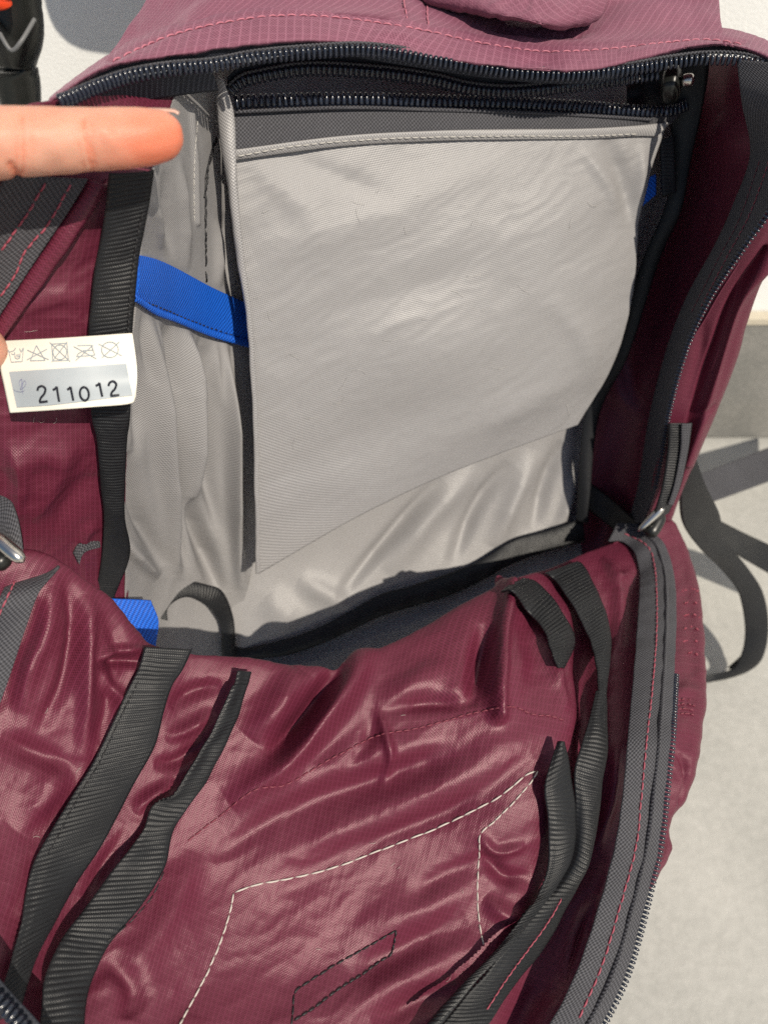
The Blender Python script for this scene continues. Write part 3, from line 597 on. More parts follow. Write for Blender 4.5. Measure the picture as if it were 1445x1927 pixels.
# ------------------------------------------------------------------ front panel folded down
crest = [(-60, 1040, .280), (100, 1062, .293), (200, 1125, .307), (275, 1212, .318), (370, 1232, .328), (480, 1248, .338), (600, 1262, .346), (680, 1245, .353), (780, 1196, .366), (940, 1112, .384), (1040, 1077, .380), (1120, 1042, .366), (1190, 1016, .366)]; crest = [af(p) for p in crest]
def cr_(*rows): return [([af(p) for p in r] if i > 2 else list(r))+[(r[-1][0]+50, r[-1][1]-5, (af(r[-1]) if i > 2 else r[-1])[2]+.012)] for i, r in enumerate(rows)]
flap = sheet('front_panel', cr_(
    [(x, y+25, d+.05) for x, y, d in crest], [(x, y+6, d+.012) for x, y, d in crest], [(x, y+2, d) for x, y, d in crest],
    [(-60, 1200, .285), (80, 1230, .290), (170, 1280, .301), (250, 1330, .311), (350, 1350, .321), (470, 1360, .331), (580, 1360, .338), (680, 1350, .340), (790, 1320, .344), (940, 1250, .352), (1040, 1225, .356), (1120, 1210, .362), (1195, 1180, .363)],
    [(-60, 1420, .277), (60, 1430, .288), (150, 1450, .298), (240, 1480, .307), (340, 1500, .316), (460, 1510, .323), (580, 1510, .329), (690, 1500, .332), (800, 1480, .334), (930, 1440, .336), (1030, 1420, .343), (1110, 1400, .356), (1185, 1380, .356)],
    [(-70, 1600, .266), (50, 1620, .279), (140, 1640, .289), (240, 1650, .297), (340, 1660, .305), (450, 1670, .313), (570, 1670, .320), (680, 1665, .324), (790, 1655, .327), (900, 1640, .330), (990, 1625, .333), (1070, 1610, .345), (1150, 1590, .344)],
    [(-80, 1780, .252), (40, 1800, .264), (130, 1820, .273), (230, 1830, .280), (330, 1840, .288), (440, 1845, .296), (560, 1850, .303), (670, 1850, .308), (770, 1845, .313), (860, 1835, .317), (940, 1825, .320), (1010, 1810, .333), (1090, 1800, .330)],
    [(-90, 1960, .240), (30, 1980, .249), (120, 1990, .256), (220, 2000, .263), (320, 2005, .270), (430, 2010, .277), (550, 2015, .284), (650, 2015, .290), (740, 2015, .296), (820, 2010, .301), (890, 2000, .306), (950, 1990, .318), (1010, 1980, .314)]),
    M['burg'], bp_, 420, 330,
    wr=[ # right hump, its fold and the pucker star
        ([(955, 1115), (942, 1200), (934, 1290), (936, 1345)], 13, 9, 'o'), ([(912, 1170), (902, 1250), (890, 1330)], 20, -9), ([(1010, 1150), (1030, 1230), (1062, 1340)], 12, 5), ([(985, 1150), (1000, 1240), (1000, 1330)], 20, -3),
        ([(715, 1343), (790, 1322), (900, 1325)], 16, -4.5), ([(712, 1338), (724, 1375), (735, 1430), (720, 1480)], 9, 3.2), ([(700, 1340), (690, 1400), (640, 1450)], 16, -3), ([(715, 1340), (780, 1290), (850, 1250)], 24, 3.5),
        # shadowed fold left of the hump
        ([(700, 1215), (655, 1300), (585, 1385), (515, 1450), (430, 1510)], 24, 12), ([(640, 1250), (596, 1320), (550, 1378), (505, 1430)], 16, -12), ([(560, 1260), (520, 1330), (470, 1390)], 28, 7),
        # long diagonals in the middle
        ([(420, 1560), (560, 1470), (700, 1420), (860, 1385)], 28, 3.82), ([(400, 1620), (540, 1530), (700, 1470), (900, 1410)], 24, -3.82), ([(460, 1640), (640, 1560), (800, 1490), (960, 1400)], 28, 3.82),
        ([(620, 1620), (760, 1560), (900, 1500), (1000, 1420)], 21, -2.98), ([(760, 1700), (850, 1640), (920, 1610)], 21, -3.40), ([(640, 1790), (760, 1720), (900, 1670)], 36, 2.55),
        ([(600, 1927), (720, 1860), (830, 1800), (920, 1770)], 31, 4.25), ([(640, 1840), (760, 1790), (880, 1730)], 26, -3.40), ([(900, 1570), (930, 1600), (985, 1590)], 10, 3.40), ([(905, 1600), (950, 1650), (1000, 1650)], 14, -4.25), ([(910, 1690), (950, 1720), (985, 1725)], 16, 3.40),
        ([(700, 1927), (800, 1880), (860, 1850)], 21, -3.40),
        # left lobe
        ([(100, 1100), (90, 1180), (60, 1260), (40, 1340)], 18, 5), ([(130, 1090), (140, 1180), (120, 1280), (70, 1380)], 16, -5), ([(170, 1120), (160, 1230), (160, 1330), (150, 1430)], 16, 5), ([(200, 1150), (220, 1230), (205, 1320), (180, 1400)], 16, -3.5),
        ([(175, 1240), (220, 1225), (272, 1222)], 9, 4), ([(180, 1255), (230, 1245), (275, 1245)], 9, -4), ([(190, 1260), (230, 1330), (235, 1380)], 12, 4), ([(0, 1390), (70, 1420), (150, 1450)], 20, -4), ([(30, 1560), (80, 1500), (120, 1430)], 26, 4),
        # between the webbing
        ([(320, 1330), (370, 1300), (420, 1290)], 14, -4), ([(310, 1390), (360, 1370), (405, 1340)], 13, 4), ([(290, 1440), (340, 1430), (390, 1390)], 12, -4), ([(250, 1530), (280, 1500), (330, 1470)], 12, 4), ([(160, 1690), (200, 1620), (240, 1560)], 14, -3),
        ([(170, 1870), (260, 1800), (330, 1700), (360, 1600)], 26, 3), ([(200, 1800), (250, 1860), (240, 1920)], 22, -4),
        # trough next to the right zipper
        ([(1085, 1120), (1110, 1300), (1105, 1420), (1110, 1560)], 20, -10), ([(1150, 1050), (1165, 1150), (1150, 1260)], 15, 4), ([(1130, 1050), (1160, 1090), (1185, 1075)], 9, 3), ([(1160, 1400), (1150, 1500), (1125, 1600)], 10, 4), ([(1060, 1860), (1090, 1760), (1120, 1680)], 18, -5)],
    noise=[(2.6, 105, 35, 2.6, 101, 0.2), (0.45, 45, 30, 2.5, 102, 0.7), (0.16, 22, 60, 2.2, 104, 0.7), (0.08, 11, 55, 2, 103, 0.4)], uvrot=-14, solid=.0006)
front = Sheet(); k0 = 97*420                      # the part of the panel on this side of its crest
front.q, front.qb, front.N, front.G = flap.q[k0:], flap.qb[k0:], flap.N[k0:], flap.G[k0:]
fd = lambda x, y, l: min(on(front, x, y, l, True), on(front, x, y, l-.002))
sA = [(272, 1217), (262, 1255), (240, 1300), (182, 1423), (127, 1513), (67, 1617), (50, 1680), (35, 1760), (5, 1860), (-20, 1930)]
sB = [(362, 1222), (345, 1260), (320, 1300), (293, 1400), (247, 1487), (200, 1577), (147, 1660), (112, 1723), (67, 1810), (40, 1900)]
st1 = ribbon('webbing_loop', [(x, y, fd(x, y, .006)) for x, y in sA], [(x, y, fd(x, y, .007)) for x, y in sB], M['black'], bp_, cols=19, rib=.0019, rib_amp=.30, thick=.0010, camber=.0004, hem=.0005, jit=.0012, seed=2, label='wide black webbing on the left of the folded front panel')
stitches('stitching', st1, [(262, 1280), (225, 1355), (190, 1430), (140, 1515), (90, 1610)], M['blk'], st1, pitch=.004, rad=.0003)
tA = [(447, 1262), (443, 1285), (433, 1300), (400, 1373), (360, 1443), (327, 1493), (287, 1517), (267, 1567), (213, 1637), (160, 1710), (117, 1767), (85, 1840), (80, 1900), (70, 1960)]
tB = [(473, 1264), (468, 1285), (462, 1300), (443, 1360), (405, 1440), (385, 1475), (350, 1525), (327, 1563), (310, 1633), (267, 1703), (207, 1777), (180, 1830), (163, 1890), (160, 1960)]
lf = [.010, .011, .012, .012, .011, .010, .009, .009, .009, .009, .009, .009, .009, .009]
st2 = ribbon('webbing_loop', [(x, y, fd(x, y, l)) for (x, y), l in zip(tA, lf)], [(x, y, fd(x, y, l-.003 if i < 6 else l)) for i, ((x, y), l) in enumerate(zip(tB, lf))], M['black'], bp_, cols=19, rib=.0019, rib_amp=.32, thick=.0010, camber=.0004, jit=.0018, hem=.0, seed=5, label='narrow twisted black webbing right of the wide one')
stitches('stitching', st2, [(309, 1640), (285, 1690), (240, 1740), (200, 1775)], M['blk'], st2, pitch=.004, rad=.0003)
# right grosgrain strips
a1 = [(942, 1113), (964, 1113), (997, 1153), (1028, 1193), (1036, 1220), (1050, 1256)]; a2 = [(985, 1088), (1004, 1093), (1034, 1117), (1066, 1167), (1082, 1210), (1062, 1258)]
gA = ribbon('grosgrain_strip', [(x, y, fd(x, y, .009)) for x, y in a1], [(x, y, fd(x, y, .009)) for x, y in a2], M['black'], bp_, cols=17, rib=.0020, rib_amp=.32, thick=.0010, camber=.0004, hem=.0004, jit=.0012, label='short black grosgrain strip behind the hump of the front panel')
b1 = [(1025, 1078), (1040, 1088), (1064, 1116), (1097, 1175), (1114, 1217), (1122, 1262), (1126, 1320), (1128, 1380)]; b2 = [(1085, 1056), (1095, 1062), (1113, 1089), (1138, 1148), (1150, 1203), (1145, 1268), (1138, 1335), (1138, 1385)]
bl = [.008, .008, .009, .009, .010, .010, .010, .010]
gB = ribbon('grosgrain_strip', [(x, y, fd(x, y, l)) for (x, y), l in zip(b1, bl)], [(x, y, fd(x, y, l-.001)) for (x, y), l in zip(b2, bl)], M['black'], bp_, cols=17, rib=.0020, rib_amp=.30, thick=.0010, camber=.0004, jit=.0010, label='long black grosgrain strip curving beside the right zipper')
c1 = [(1120, 1300), (1108, 1350), (1094, 1400), (1080, 1450), (1081, 1520), (1078, 1600), (1054, 1653), (997, 1722), (940, 1800), (880, 1870), (820, 1940), (760, 2000)]; c2 = [(1141, 1300), (1142, 1355), (1144, 1410), (1133, 1467), (1128, 1527), (1111, 1617), (1091, 1663), (1064, 1712), (1020, 1790), (964, 1860), (910, 1940), (860, 2000)]
gC = ribbon('grosgrain_strip', [(x, y, fd(x, y, .009)) for x, y in c1], [(x, y, fd(x, y, .008)) for x, y in c2], M['black'], bp_, cols=19, rib=.0020, rib_amp=.32, thick=.0013, camber=.001, jit=.001, hem=.0004, seed=8, label='black grosgrain strip running to the bottom edge')
e1 = [(1048, 1395), (1024, 1477), (1030, 1533), (1031, 1617), (1012, 1683), (985, 1722), (930, 1790), (860, 1862), (800, 1930)]; e2 = [(1062, 1395), (1073, 1450), (1083, 1533), (1080, 1600), (1056, 1655), (1020, 1705), (965, 1775), (895, 1850), (830, 1930)]
gD = ribbon('grosgrain_strip', [(x, y, fd(x, y, .010)) for x, y in e1], [(x, y, fd(x, y, .012)) for x, y in e2], M['black'], bp_, cols=17, rib=.0020, rib_amp=.32, thick=.0013, camber=.001, jit=.0008, hem=.0004, seed=9, label='black grosgrain strip with a pointed upper end')
stitches('stitching', gC, [(1056, 1690), (1030, 1735), (990, 1790), (950, 1845), (915, 1900)], M['red'], gC, pitch=.003, fill=1.1, rad=.0003)
# seams of the front panel
stitches('white_stitching', front, [(440, 1680), (482, 1665), (540, 1654), (615, 1637), (690, 1610), (749, 1587), (815, 1562), (882, 1530), (930, 1505), (964, 1480), (990, 1458), (1012, 1450)], M['white'], flap, pitch=.0062, fill=.92, rad=.00038)
stitches('white_stitching', front, [(1012, 1450), (1000, 1470), (964, 1512), (930, 1545), (905, 1567), (902, 1600), (899, 1640), (898, 1690), (902, 1740), (910, 1780)], M['white'], flap, pitch=.0040, fill=.92, rad=.00034)
stitches('white_stitching', front, [(440, 1680), (432, 1720), (415, 1770), (395, 1820), (370, 1870), (335, 1935)], M['white'], flap, pitch=.0036, fill=.95, rad=.00038)
stitches('seam_stitching', front, [(1062, 1356), (1030, 1347), (1000, 1345), (960, 1330), (880, 1345), (790, 1370), (710, 1385), (620, 1430), (540, 1475), (482, 1485), (420, 1530), (350, 1585)], M['wine'], flap, pitch=.0036, rad=.00036)
stitches('black_stitching', front, [(745, 1750), (690, 1782), (640, 1810), (590, 1842), (556, 1867), (552, 1900), (547, 1935)], M['blk'], flap, pitch=.0038, rad=.00038, fill=.95)
stitches('black_stitching', front, [(745, 1750), (740, 1780), (733, 1798), (718, 1807), (680, 1835), (640, 1860), (600, 1890), (552, 1922)], M['blk'], flap, pitch=.0032, rad=.00042, fill=.95)
lint('lint', flap, [(rsx.uniform(60, 900), rsx.uniform(1290, 1900)) for _ in range(11)], M['white'], flap, 8, 13, .00006)
# zip tape of the front panel, right
zA = [(1144, 1019), (1172, 1020), (1192, 1038), (1202, 1075), (1202, 1110), (1198, 1180), (1192, 1260), (1181, 1380), (1174, 1470), (1159, 1580), (1136, 1670), (1108, 1765), (1075, 1850), (1030, 1935), (990, 2010)]
zB = [(1160, 984), (1205, 988), (1245, 1017), (1263, 1060), (1271, 1107), (1272, 1183), (1268, 1267), (1262, 1380), (1254, 1460), (1241, 1577), (1222, 1667), (1197, 1767), (1171, 1847), (1130, 1930), (1090, 2010)]
zD = [.360, .357, .354, .351, .349, .346, .343, .338, .334, .328, .323, .317, .311, .305, .300]; zD = [af((b[0], b[1], d))[2] for b, d in zip(zB, zD)]
zt = ribbon('zipper_tape', [(x, y, d) for (x, y), d in zip(zA, zD)], [(x, y, d+.004) for (x, y), d in zip(zB, zD)], M['tape'], bp_, cols=31, thick=.0010, camber=.0016, jit=.0012, label='grey zip tape edging the right of the front panel')
stitches('stitching', zt, [(1171, 1003), (1217, 1027), (1231, 1067), (1235, 1130), (1234, 1200), (1226, 1300), (1217, 1380), (1204, 1517), (1194, 1600), (1164, 1710), (1131, 1817), (1087, 1920)], M['red'], zt, pitch=.0042, rad=.0004)
def rib_mid(f, A, B): return [(a[0]*(1-f)+b[0]*f, a[1]*(1-f)+b[1]*f, d+.004*f-.0012) for a, b, d in zip(A, B, zD)]
ribbon('zipper_cord', rib_mid(.66, zA, zB), rib_mid(.80, zA, zB), M['tape'], zt, cols=9, rib=.0018, rib_amp=.15, camber=.0016, thick=.0008)
teeth([(x+2, y+1, d+.005) for (x, y), d in zip(zB[6:], zD[6:])], M['tooth'], zt, pitch=.0018, L=.0034, r=.00065, flip=-1)
# left zip tape and slider of the front panel
lt = ribbon('zipper_tape', [(x, y, on(flap, max(x, -50), y, .006, True)) for x, y in [(30, 1062), (2, 1120), (-25, 1190), (-60, 1290), (-90, 1380)]], [(x, y, on(flap, max(x, -50), y, .006, True)) for x, y in [(112, 1064), (76, 1112), (50, 1180), (15, 1285), (-20, 1380)]], M['tape'], bp_, cols=25, thick=.001, camber=.001, label='grey zip tape on the left of the front panel')
stitches('stitching', lt, [(42, 1066), (22, 1110), (2, 1150), (-10, 1180)], M['red'], lt, pitch=.0036)
lk = ribbon('slider_pull', [(-40, 925, .292), (10, 935, .288), (28, 960, .286), (40, 1005, .285), (46, 1050, .286)], [(-60, 985, .292), (-20, 990, .289), (0, 1005, .287), (10, 1030, .286), (14, 1060, .287)], M['tape'], bp_, cols=17, thick=.0016, camber=.001, label='charcoal tape end above the left slider')
pill('zipper_slider', (-14, 1004, .281), (46, 1058, .280), .0032, .0026, M['steel'], bp_)
pill('zipper_slider', (-30, 1040, .284), (20, 1062, .283), .004, .004, M['plastic'], bp_)
bz = ribbon('main_zipper', [(-40, 1795, .236), (20, 1866, .238), (72, 1922, .24), (120, 1985, .242)], [(-70, 1850, .238), (-5, 1905, .239), (30, 1945, .24), (70, 1995, .242)], M['navytape'], bp_, cols=21, thick=.001, camber=.0015, label='navy zipper end in the bottom left corner')
teeth([(-40, 1850, .233), (-10, 1876, .2335), (10, 1896, .234), (35, 1925, .235), (65, 1965, .237)], M['tooth'], bz, pitch=.0022, L=.0042, r=.0009)

# outside of the body, right
def cbo(*rows): return [[af(p) for p in r] for r in rows]
bod = sheet('outer_body', cbo(
    [(1225, 965, .372), (1255, 972, .380), (1272, 992, .392), (1240, 1000, .46)], [(1235, 1040, .372), (1275, 1045, .378), (1298, 1048, .392), (1260, 1048, .47)], [(1235, 1130, .370), (1288, 1130, .376), (1317, 1130, .392), (1270, 1130, .48)],
    [(1232, 1280, .365), (1296, 1280, .372), (1327, 1290, .388), (1270, 1290, .48)], [(1225, 1400, .360), (1285, 1400, .366), (1313, 1415, .382), (1260, 1415, .47)], [(1210, 1500, .353), (1262, 1500, .360), (1294, 1502, .376), (1240, 1502, .46)],
    [(1195, 1550, .349), (1236, 1552, .354), (1258, 1556, .366), (1210, 1556, .45)], [(1190, 1600, .346), (1238, 1598, .350), (1262, 1598, .360), (1215, 1598, .44)], [(1175, 1650, .342), (1214, 1650, .346), (1236, 1650, .356), (1190, 1650, .43)], [(1140, 1730, .337), (1170, 1730, .342), (1185, 1728, .352), (1150, 1728, .42)]),
    M['burg'], bp_, 120, 260, wr=[([(1262, 1405), (1290, 1450), (1280, 1520), (1255, 1550)], 7, -2.5), ([(1258, 1430), (1275, 1470), (1262, 1520)], 9, 2), ([(1262, 1310), (1290, 1300), (1320, 1310)], 12, 2)],
    noise=[(0.8, 30, 20, 2, 111, 0.3)])
for k in range(6): stitches('embroidery', bod, [(1283+k % 2*3, 1112+k*24), (1300, 1108+k*24), (1314, 1114+k*24)], M['red'], bod, pitch=.003, rad=.0004)
for k in range(4): stitches('embroidery', bod, [(1270, 1318+k*9), (1290, 1316+k*9), (1306, 1320+k*9)], M['wine'], bod, pitch=.003, rad=.0004)
def lower_body():
    nu, nv = 64, 24; V = []
    for j in range(nv):
        t = j/(nv-1); z = .002 + .118*t; f = (1-abs(2*t-1)**5*.25)*(1-.10*t)
        for i in range(nu):
            a = 2*math.pi*i/nu; c, s_ = math.cos(a), math.sin(a); e = .62
            x = math.copysign(abs(c)**e, c)*.115*f; y = math.copysign(abs(s_)**e, s_)*.145*f
            k = 1+.03*float(perlin(np.array(3*c+9.), np.array(3*s_+6*t)))
            V.append((-.02+x*k, .235+y*k, z))
    Fs = [[j*nu+i, j*nu+(i+1) % nu, (j+1)*nu+(i+1) % nu, (j+1)*nu+i] for j in range(nv-1) for i in range(nu)] + [list(range(nu))[::-1], [(nv-1)*nu+i for i in range(nu)]]
    uv = [(math.atan2(v[1]-.235, v[0]+.02)*.13, v[2]) for v in V]
    return mesh_obj('lower_body', V, Fs, M['pink'], bp_, uv)
lower_body()
# loose straps to the right
ribbon('webbing_strap', [(1262, 850, .46), (1277, 910, .48), (1284, 983, .51), (1314, 1030, .54), (1357, 1073, .57), (1389, 1117, .59), (1401, 1183, .61), (1394, 1233, .62), (1374, 1262, .628), (1327, 1272, .634), (1280, 1280, .636)],
    [(1305, 850, .462), (1326, 910, .485), (1353, 967, .52), (1363, 1015, .548), (1405, 1067, .575), (1434, 1113, .592), (1445, 1167, .605), (1441, 1217, .615), (1424, 1252, .624), (1378, 1275, .632), (1290, 1292, .636)], M['black'], bp_, cols=15, thick=.0018, camber=.001, label='long black strap looping onto the floor')
ribbon('webbing_strap', [(1422, 1120, .60), (1414, 1180, .62), (1402, 1225, .628), (1370, 1258, .634)], [(1436, 1122, .60), (1432, 1182, .62), (1420, 1230, .628), (1386, 1264, .634)], M['black'], bp_, cols=9, thick=.0018, label='second ply of the strap loop')
ribbon('webbing_strap', [(1300, 896, .60), (1330, 886, .63), (1445, 842, .70), (1540, 806, .76)], [(1310, 952, .58), (1345, 942, .61), (1445, 906, .67), (1550, 868, .73)], M['tape'], bp_, cols=15, thick=.0018, label='charcoal strap lying towards the wall')
ribbon('webbing_strap', [(1345, 975, .59), (1400, 1003, .62), (1445, 1024, .64), (1540, 1070, .645)], [(1352, 1020, .58), (1400, 1050, .61), (1445, 1076, .628), (1540, 1130, .63)], M['black'], bp_, cols=15, thick=.0018, label='black strap lying towards the right')

# ---- top seams
stitches('seam_stitching', flange_t, [(x, y+5) for x, y, d in seamx[1:13]], M['pinkthr'], flange_t, pitch=.0046, rad=.00036)
stitches('seam_stitching', hood, [(760, 0), (766, 40)], M['pinkthr'], hood, pitch=.004, rad=.00036)
stitches('seam_stitching', hood, [(802, 5), (806, 50)], M['pinkthr'], hood, pitch=.004, rad=.00036)

# ------------------------------------------------------------------ care label
M['label'] = plain('label_satin', (0.78, 0.75, 0.66), rough=0.5, noise=0.03, nscale=200)
M['band'] = plain('label_band', (0.36, 0.40, 0.43), rough=0.5, noise=0.05, nscale=300)
M['sym'] = plain('label_print', (0.27, 0.31, 0.35), rough=0.6); M['ink'] = plain('black_ink', (0.012, 0.014, 0.022), rough=0.4); M['pen'] = plain('pen_ink', (0.16, 0.17, 0.30), rough=0.6)
lb = sheet('care_label', cc([(10, 641, .283), (90, 637, .281), (170, 632, .283), (242, 627, .287), (249, 628, .288)], [(5, 662, .281), (87, 660, .279), (170, 656, .281), (246, 654, .286), (253, 655, .287)], [(1, 690, .280), (88, 692, .277), (172, 686, .279), (250, 690, .285), (258, 696, .286)],
    [(9, 730, .281), (92, 732, .277), (174, 724, .279), (250, 722, .284), (258, 726, .286)], [(19, 777, .283), (97, 772, .280), (176, 766, .281), (244, 760, .286), (256, 748, .287)]), M['label'], bp_, 90, 60, solid=.0005)
def cp(x, y): return (x/4.8167, 600+y/4.8167)
def strokes(name, lines, wpx, mat, parent, lift=.0005):
    parts = []
    for ln in lines:
        w_ = wpx
        q = path(np.array([cp(*p) for p in ln]), max(12, len(ln)*10)) if len(ln) > 2 else np.linspace(cp(*ln[0]), cp(*ln[1]), 8)
        t = np.gradient(q, axis=0); t /= np.linalg.norm(t, axis=1, keepdims=True)+1e-9; nn = np.stack([-t[:, 1], t[:, 0]], -1)
        d = np.array([on(lb, x, y, lift) for x, y in q]); V = np.concatenate([P(*(q-nn*w_/2).T, d), P(*(q+nn*w_/2).T, d)])
        n = len(q); parts.append((V, [[i, i+1, n+i+1, n+i] for i in range(n-1)]))
    V, Fs = joined(parts); return mesh_obj(name, V, Fs, mat, parent, smooth=False)
def ell(cx, cy, rx, ry, a0=0, a1=360, n=14, tilt=0):
    o = []
    for i in range(n+1):
        a = math.radians(a0+(a1-a0)*i/n); x, y = rx*math.cos(a), ry*math.sin(a); t = math.radians(tilt)
        o.append((cx+x*math.cos(t)-y*math.sin(t), cy+x*math.sin(t)+y*math.cos(t)))
    return o
def poly(p): return [(a, b) for a, b in zip(p[:-1], p[1:])]
bandq = [[cp(85, 480), cp(420, 458), cp(780, 432), cp(1146, 406)], [cp(120, 640), cp(440, 622), cp(800, 590), cp(1175, 550)], [cp(155, 802), cp(460, 782), cp(820, 740), cp(1204, 692)]]
sheet('printed_band', [[(x, y, on(lb, x, y, .0007)) for x, y in r] for r in bandq], M['band'], lb, 60, 40, solid=0)
strokes('wash_symbol', poly([(80, 280), (105, 392), (205, 386), (216, 263)]) + [[(84, 300), (108, 296), (130, 285), (146, 263)], [(106, 312), (118, 322), (136, 318), (134, 300)], [(136, 318), (140, 350), (160, 362), (182, 350), (186, 312)], [(150, 322), (152, 345)], [(162, 320), (165, 348)], [(174, 318), (176, 345)], [(180, 268), (196, 300), (210, 268)]], 1.5, M['sym'], lb)
strokes('bleach_symbol', poly([(333, 240), (278, 380), (412, 376), (333, 240)]) + [[(250, 283), (445, 370)], [(430, 273), (246, 372)]], 1.65, M['sym'], lb)
strokes('dryer_symbol', poly([(472, 228), (610, 220), (624, 375), (482, 381), (472, 228)]) + [ell(546, 302, 62, 66), [(453, 213), (638, 386)], [(612, 207), (473, 391)]], 1.65, M['sym'], lb)
strokes('iron_symbol', poly([(705, 243), (832, 238), (862, 328), (698, 342), (712, 315), (760, 288), (845, 282)]) + [[(670, 250), (877, 362)], [(847, 238), (690, 376)]], 1.65, M['sym'], lb)
strokes('dry_clean_symbol', [ell(1000, 280, 76, 70), [(897, 228), (1108, 334)], [(1083, 210), (928, 352)]], 1.65, M['sym'], lb)
dg = [[(342, 652), (352, 622), (385, 610), (414, 634), (404, 678), (374, 716), (362, 752)], [(358, 756), (400, 752), (436, 747)], [(482, 646), (502, 634), (518, 615)], [(518, 615), (527, 680), (540, 752)], [(612, 642), (630, 632), (643, 616)], [(643, 616), (655, 680), (668, 742)],
      ell(768, 679, 40, 60, tilt=-8), [(870, 607), (890, 598), (904, 580)], [(904, 580), (916, 640), (930, 706)], [(986, 608), (998, 578), (1030, 566), (1056, 592), (1046, 632), (1018, 664), (1008, 696)], [(1005, 698), (1045, 694), (1085, 689)]]
strokes('date_digit', dg, 4.2, M['ink'], lb, .0011)
strokes('pen_mark', [[(196, 545), (200, 600), (204, 640), (212, 680)], [(180, 610), (178, 570), (200, 548), (205, 590), (185, 640), (220, 620), (240, 585), (225, 560), (210, 590), (205, 640)], [(125, 640), (150, 655), (190, 662), (225, 650)]], .7, M['pen'], lb, .0011)

lint('loose_threads', wall_l, [(46, 624), (64, 796), (100, 796), (84, 792)], M['white'], wall_l, 4, 20, .00005)
# ------------------------------------------------------------------ hand
def capsules(chains, vox, name, mat, label, cat):
    bm_parts = []
    for ch in chains:
        p = np.array([P(*c[:3]) for c in ch]); r = np.array([c[3] for c in ch])
        n = 8*(len(ch)-1)+1; t = np.linspace(0, len(ch)-1, n); q = cr1(p, t); rr = cr1(r, t)
        u = (q[0]-q[1])/np.linalg.norm(q[0]-q[1]); v = (q[-1]-q[-2])/np.linalg.norm(q[-1]-q[-2]); a = np.array([.97, .85, .6, .3]); 
        q = np.concatenate([[q[0]+u*rr[0]*x for x in a], q, [q[-1]+v*rr[-1]*x for x in a[::-1]]]); rr = np.concatenate([rr[0]*np.sqrt(1-a*a), rr, rr[-1]*np.sqrt(1-a[::-1]**2)])
        bm_parts.append(tube(q, rr, 20))
    V, Fs = joined(bm_parts); o = mesh_obj(name, V, Fs, mat)
    m = o.modifiers.new('remesh', 'REMESH'); m.mode = 'VOXEL'; m.voxel_size = vox; m.use_smooth_shade = True
    s = o.modifiers.new('smooth', 'SMOOTH'); s.factor = 0.6; s.iterations = 14
    dg_ = bpy.context.evaluated_depsgraph_get(); me = bpy.data.meshes.new_from_object(o.evaluated_get(dg_)); old = o.data; o.modifiers.clear(); o.data = me; bpy.data.meshes.remove(old)
    if not me.materials: me.materials.append(mat)
    o['label'] = label; o['category'] = cat
    return o
def skin():
    m, n, b = mat_new('skin'); tc = nd(n, 'ShaderNodeTexCoord').outputs['Object']
    at = nd(n, 'ShaderNodeAttribute'); at.attribute_name = 'flush'
    n1 = nd(n, 'ShaderNodeTexNoise'); n1.inputs['Scale'].default_value = 90; n1.inputs['Detail'].default_value = 5; n.links.new(tc, n1.inputs['Vector'])
    base = mixc(n, n1.outputs[0], (0.48, 0.225, 0.155), (0.66, 0.36, 0.26)); col = mixc(n, at.outputs['Fac'], base, (0.66, 0.175, 0.095))
    n.links.new(col, b.inputs['Base Color']); b.inputs['Roughness'].default_value = 0.5; b.inputs['Specular IOR Level'].default_value = 0.3
    b.inputs['Subsurface Weight'].default_value = 0.25; b.inputs['Subsurface Radius'].default_value = (1, 0.35, 0.18); b.inputs['Subsurface Scale'].default_value = 0.003
    n2 = nd(n, 'ShaderNodeTexNoise'); n2.inputs['Scale'].default_value = 900; n2.inputs['Detail'].default_value = 3; n.links.new(tc, n2.inputs['Vector'])
    bp = nd(n, 'ShaderNodeBump'); bp.inputs['Strength'].default_value = 0.25; bp.inputs['Distance'].default_value = 0.0004; n.links.new(n2.outputs[0], bp.inputs['Height']); n.links.new(bp.outputs[0], b.inputs['Normal'])
    return m
M['skin'] = skin()
hand = capsules([
    [(300, 256, .2335, .0075), (262, 259, .2315, .0084), (160, 263, .2265, .0088), (20, 268, .219, .0096), (-60, 274, .215, .0106), (-230, 330, .205, .0115), (-420, 420, .200, .014)],
    [(-34, 655, .276, .0088), (-120, 625, .258, .0092), (-220, 585, .245, .0098), (-360, 520, .225, .0115), (-520, 470, .21, .015)],
    [(-420, 430, .200, .014), (-290, 400, .205, .0112), (-185, 470, .213, .0098), (-240, 545, .232, .0088), (-300, 540, .245, .0078)],
    [(-470, 450, .200, .014), (-350, 470, .207, .0108), (-260, 550, .214, .0094), (-310, 610, .232, .0084), (-360, 600, .245, .0075)],
    [(-520, 480, .200, .014), (-420, 540, .208, .0098), (-350, 610, .214, .0084), (-390, 660, .230, .0076), (-430, 650, .242, .0068)],
    [(-390, 410, .203, .016), (-480, 460, .205, .018), (-560, 500, .205, .019), (-760, 480, .20, .021), (-1000, 430, .20, .023)],
    [(-430, 470, .203, .015), (-500, 520, .203, .014), (-600, 480, .203, .018)]], .0011, 'hand', M['skin'],
    'hand reaching in from the left with its index finger pressing the bag open', 'hand')
me = hand.data; co = np.zeros(len(me.vertices)*3); me.vertices.foreach_get('co', co); co = co.reshape(-1, 3); no = np.zeros(len(me.vertices)*3); me.vertices.foreach_get('normal', no); no = no.reshape(-1, 3)
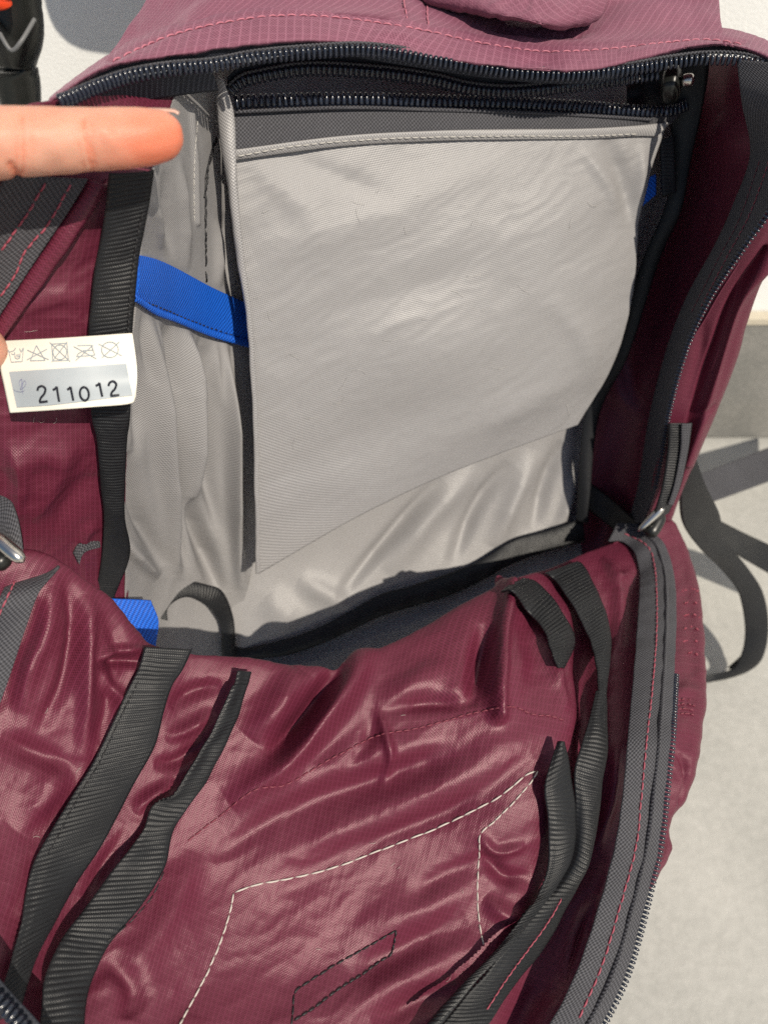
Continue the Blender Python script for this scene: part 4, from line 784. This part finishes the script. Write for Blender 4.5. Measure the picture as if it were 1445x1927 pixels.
q = proj(co); cr = wrinkle(q[:, 0], q[:, 1], [([(157, 225), (163, 262), (176, 318)], 3.5, -0.95, 'o'), ([(171, 235), (174, 275), (184, 312)], 2.5, -0.5, 'o'), ([(147, 240), (150, 275), (160, 318)], 2.2, -0.35, 'o'), ([(185, 215), (200, 250), (230, 290)], 12, 0.5), ([(20, 310), (35, 335), (20, 355)], 6, -1.2, 'o'), ([(40, 215), (46, 270), (44, 325)], 3, -.5, 'o'), ([(30, 220), (33, 270), (30, 320)], 2.5, -.35, 'o'), ([(60, 230), (64, 280), (66, 315)], 3, -.25), ([(90, 250), (120, 300), (150, 330)], 14, .4)])
cr += 0.00025*fold_noise(q[:, 0], q[:, 1], 30, 10, 2, 121, .2); co += no*cr[:, None]; me.vertices.foreach_set('co', co.ravel())
fl = np.clip((q[:, 0]-150)/150, 0, 1)*0.85*np.clip((q[:, 1]-200)/45, 0, 1); fl = np.clip(np.where(q[:, 0] < 0, .15, fl) + np.clip(-cr/.0006, 0, 1)*.55 + .18*np.clip(fold_noise(q[:, 0], q[:, 1], 40, 0, 1.5, 131), 0, 1), 0, 1)
atr = me.attributes.new('flush', 'FLOAT', 'POINT'); atr.data.foreach_set('value', fl); me.update()
M['nail'] = plain('fingernail', (0.70, 0.45, 0.36), rough=0.25, noise=0.06)
sheet('fingernail', cc([(262, 203, .2410), (292, 203, .2415), (322, 204, .2420), (334, 208, .2425)], [(262, 203, .2365), (292, 203, .2370), (326, 205, .2375), (338, 210, .2380)], [(262, 206, .2340), (292, 206, .2340), (326, 208, .2345), (337, 213, .2350)]), M['nail'], hand, 24, 16, solid=.0006)

# ------------------------------------------------------------------ black thing by the wall, top left
M['trim'] = plain('grey_trim', (0.13, 0.135, 0.14), rough=0.5)
M['orange'] = plain('orange_plastic', (0.75, 0.07, 0.02), rough=0.4, noise=0.05)
pole = empty('tool_handle', tuple(P(60, 420, .50)), 'black handle with grey trim and an orange red knob standing in the top left corner', 'handle')
def tubeobj(name, pts, rad, mat, parent, k=18): V, Fs = tube(path(P(*np.array(pts, float).T), 30), np.interp(np.linspace(0, 1, 30), np.linspace(0, 1, len(rad)), rad), k); return mesh_obj(name, V, Fs, mat, parent)
tubeobj('grip', [(26, -60, .42), (30, 0, .43), (32, 60, .44), (22, 110, .452), (38, 190, .465), (60, 420, .50)], [.013, .0145, .0140, .0100, .0115, .011], M['plastic'], pole)
tubeobj('knob', [(-26, -50, .412), (-4, -4, .408), (2, 12, .410)], [.0065, .0085, .0060], M['orange'], pole)
tubeobj('trim', [(-12, 36, .424), (8, 76, .424), (24, 95, .426), (42, 76, .424), (66, 36, .427)], [.0012]*5, M['trim'], pole, 8)
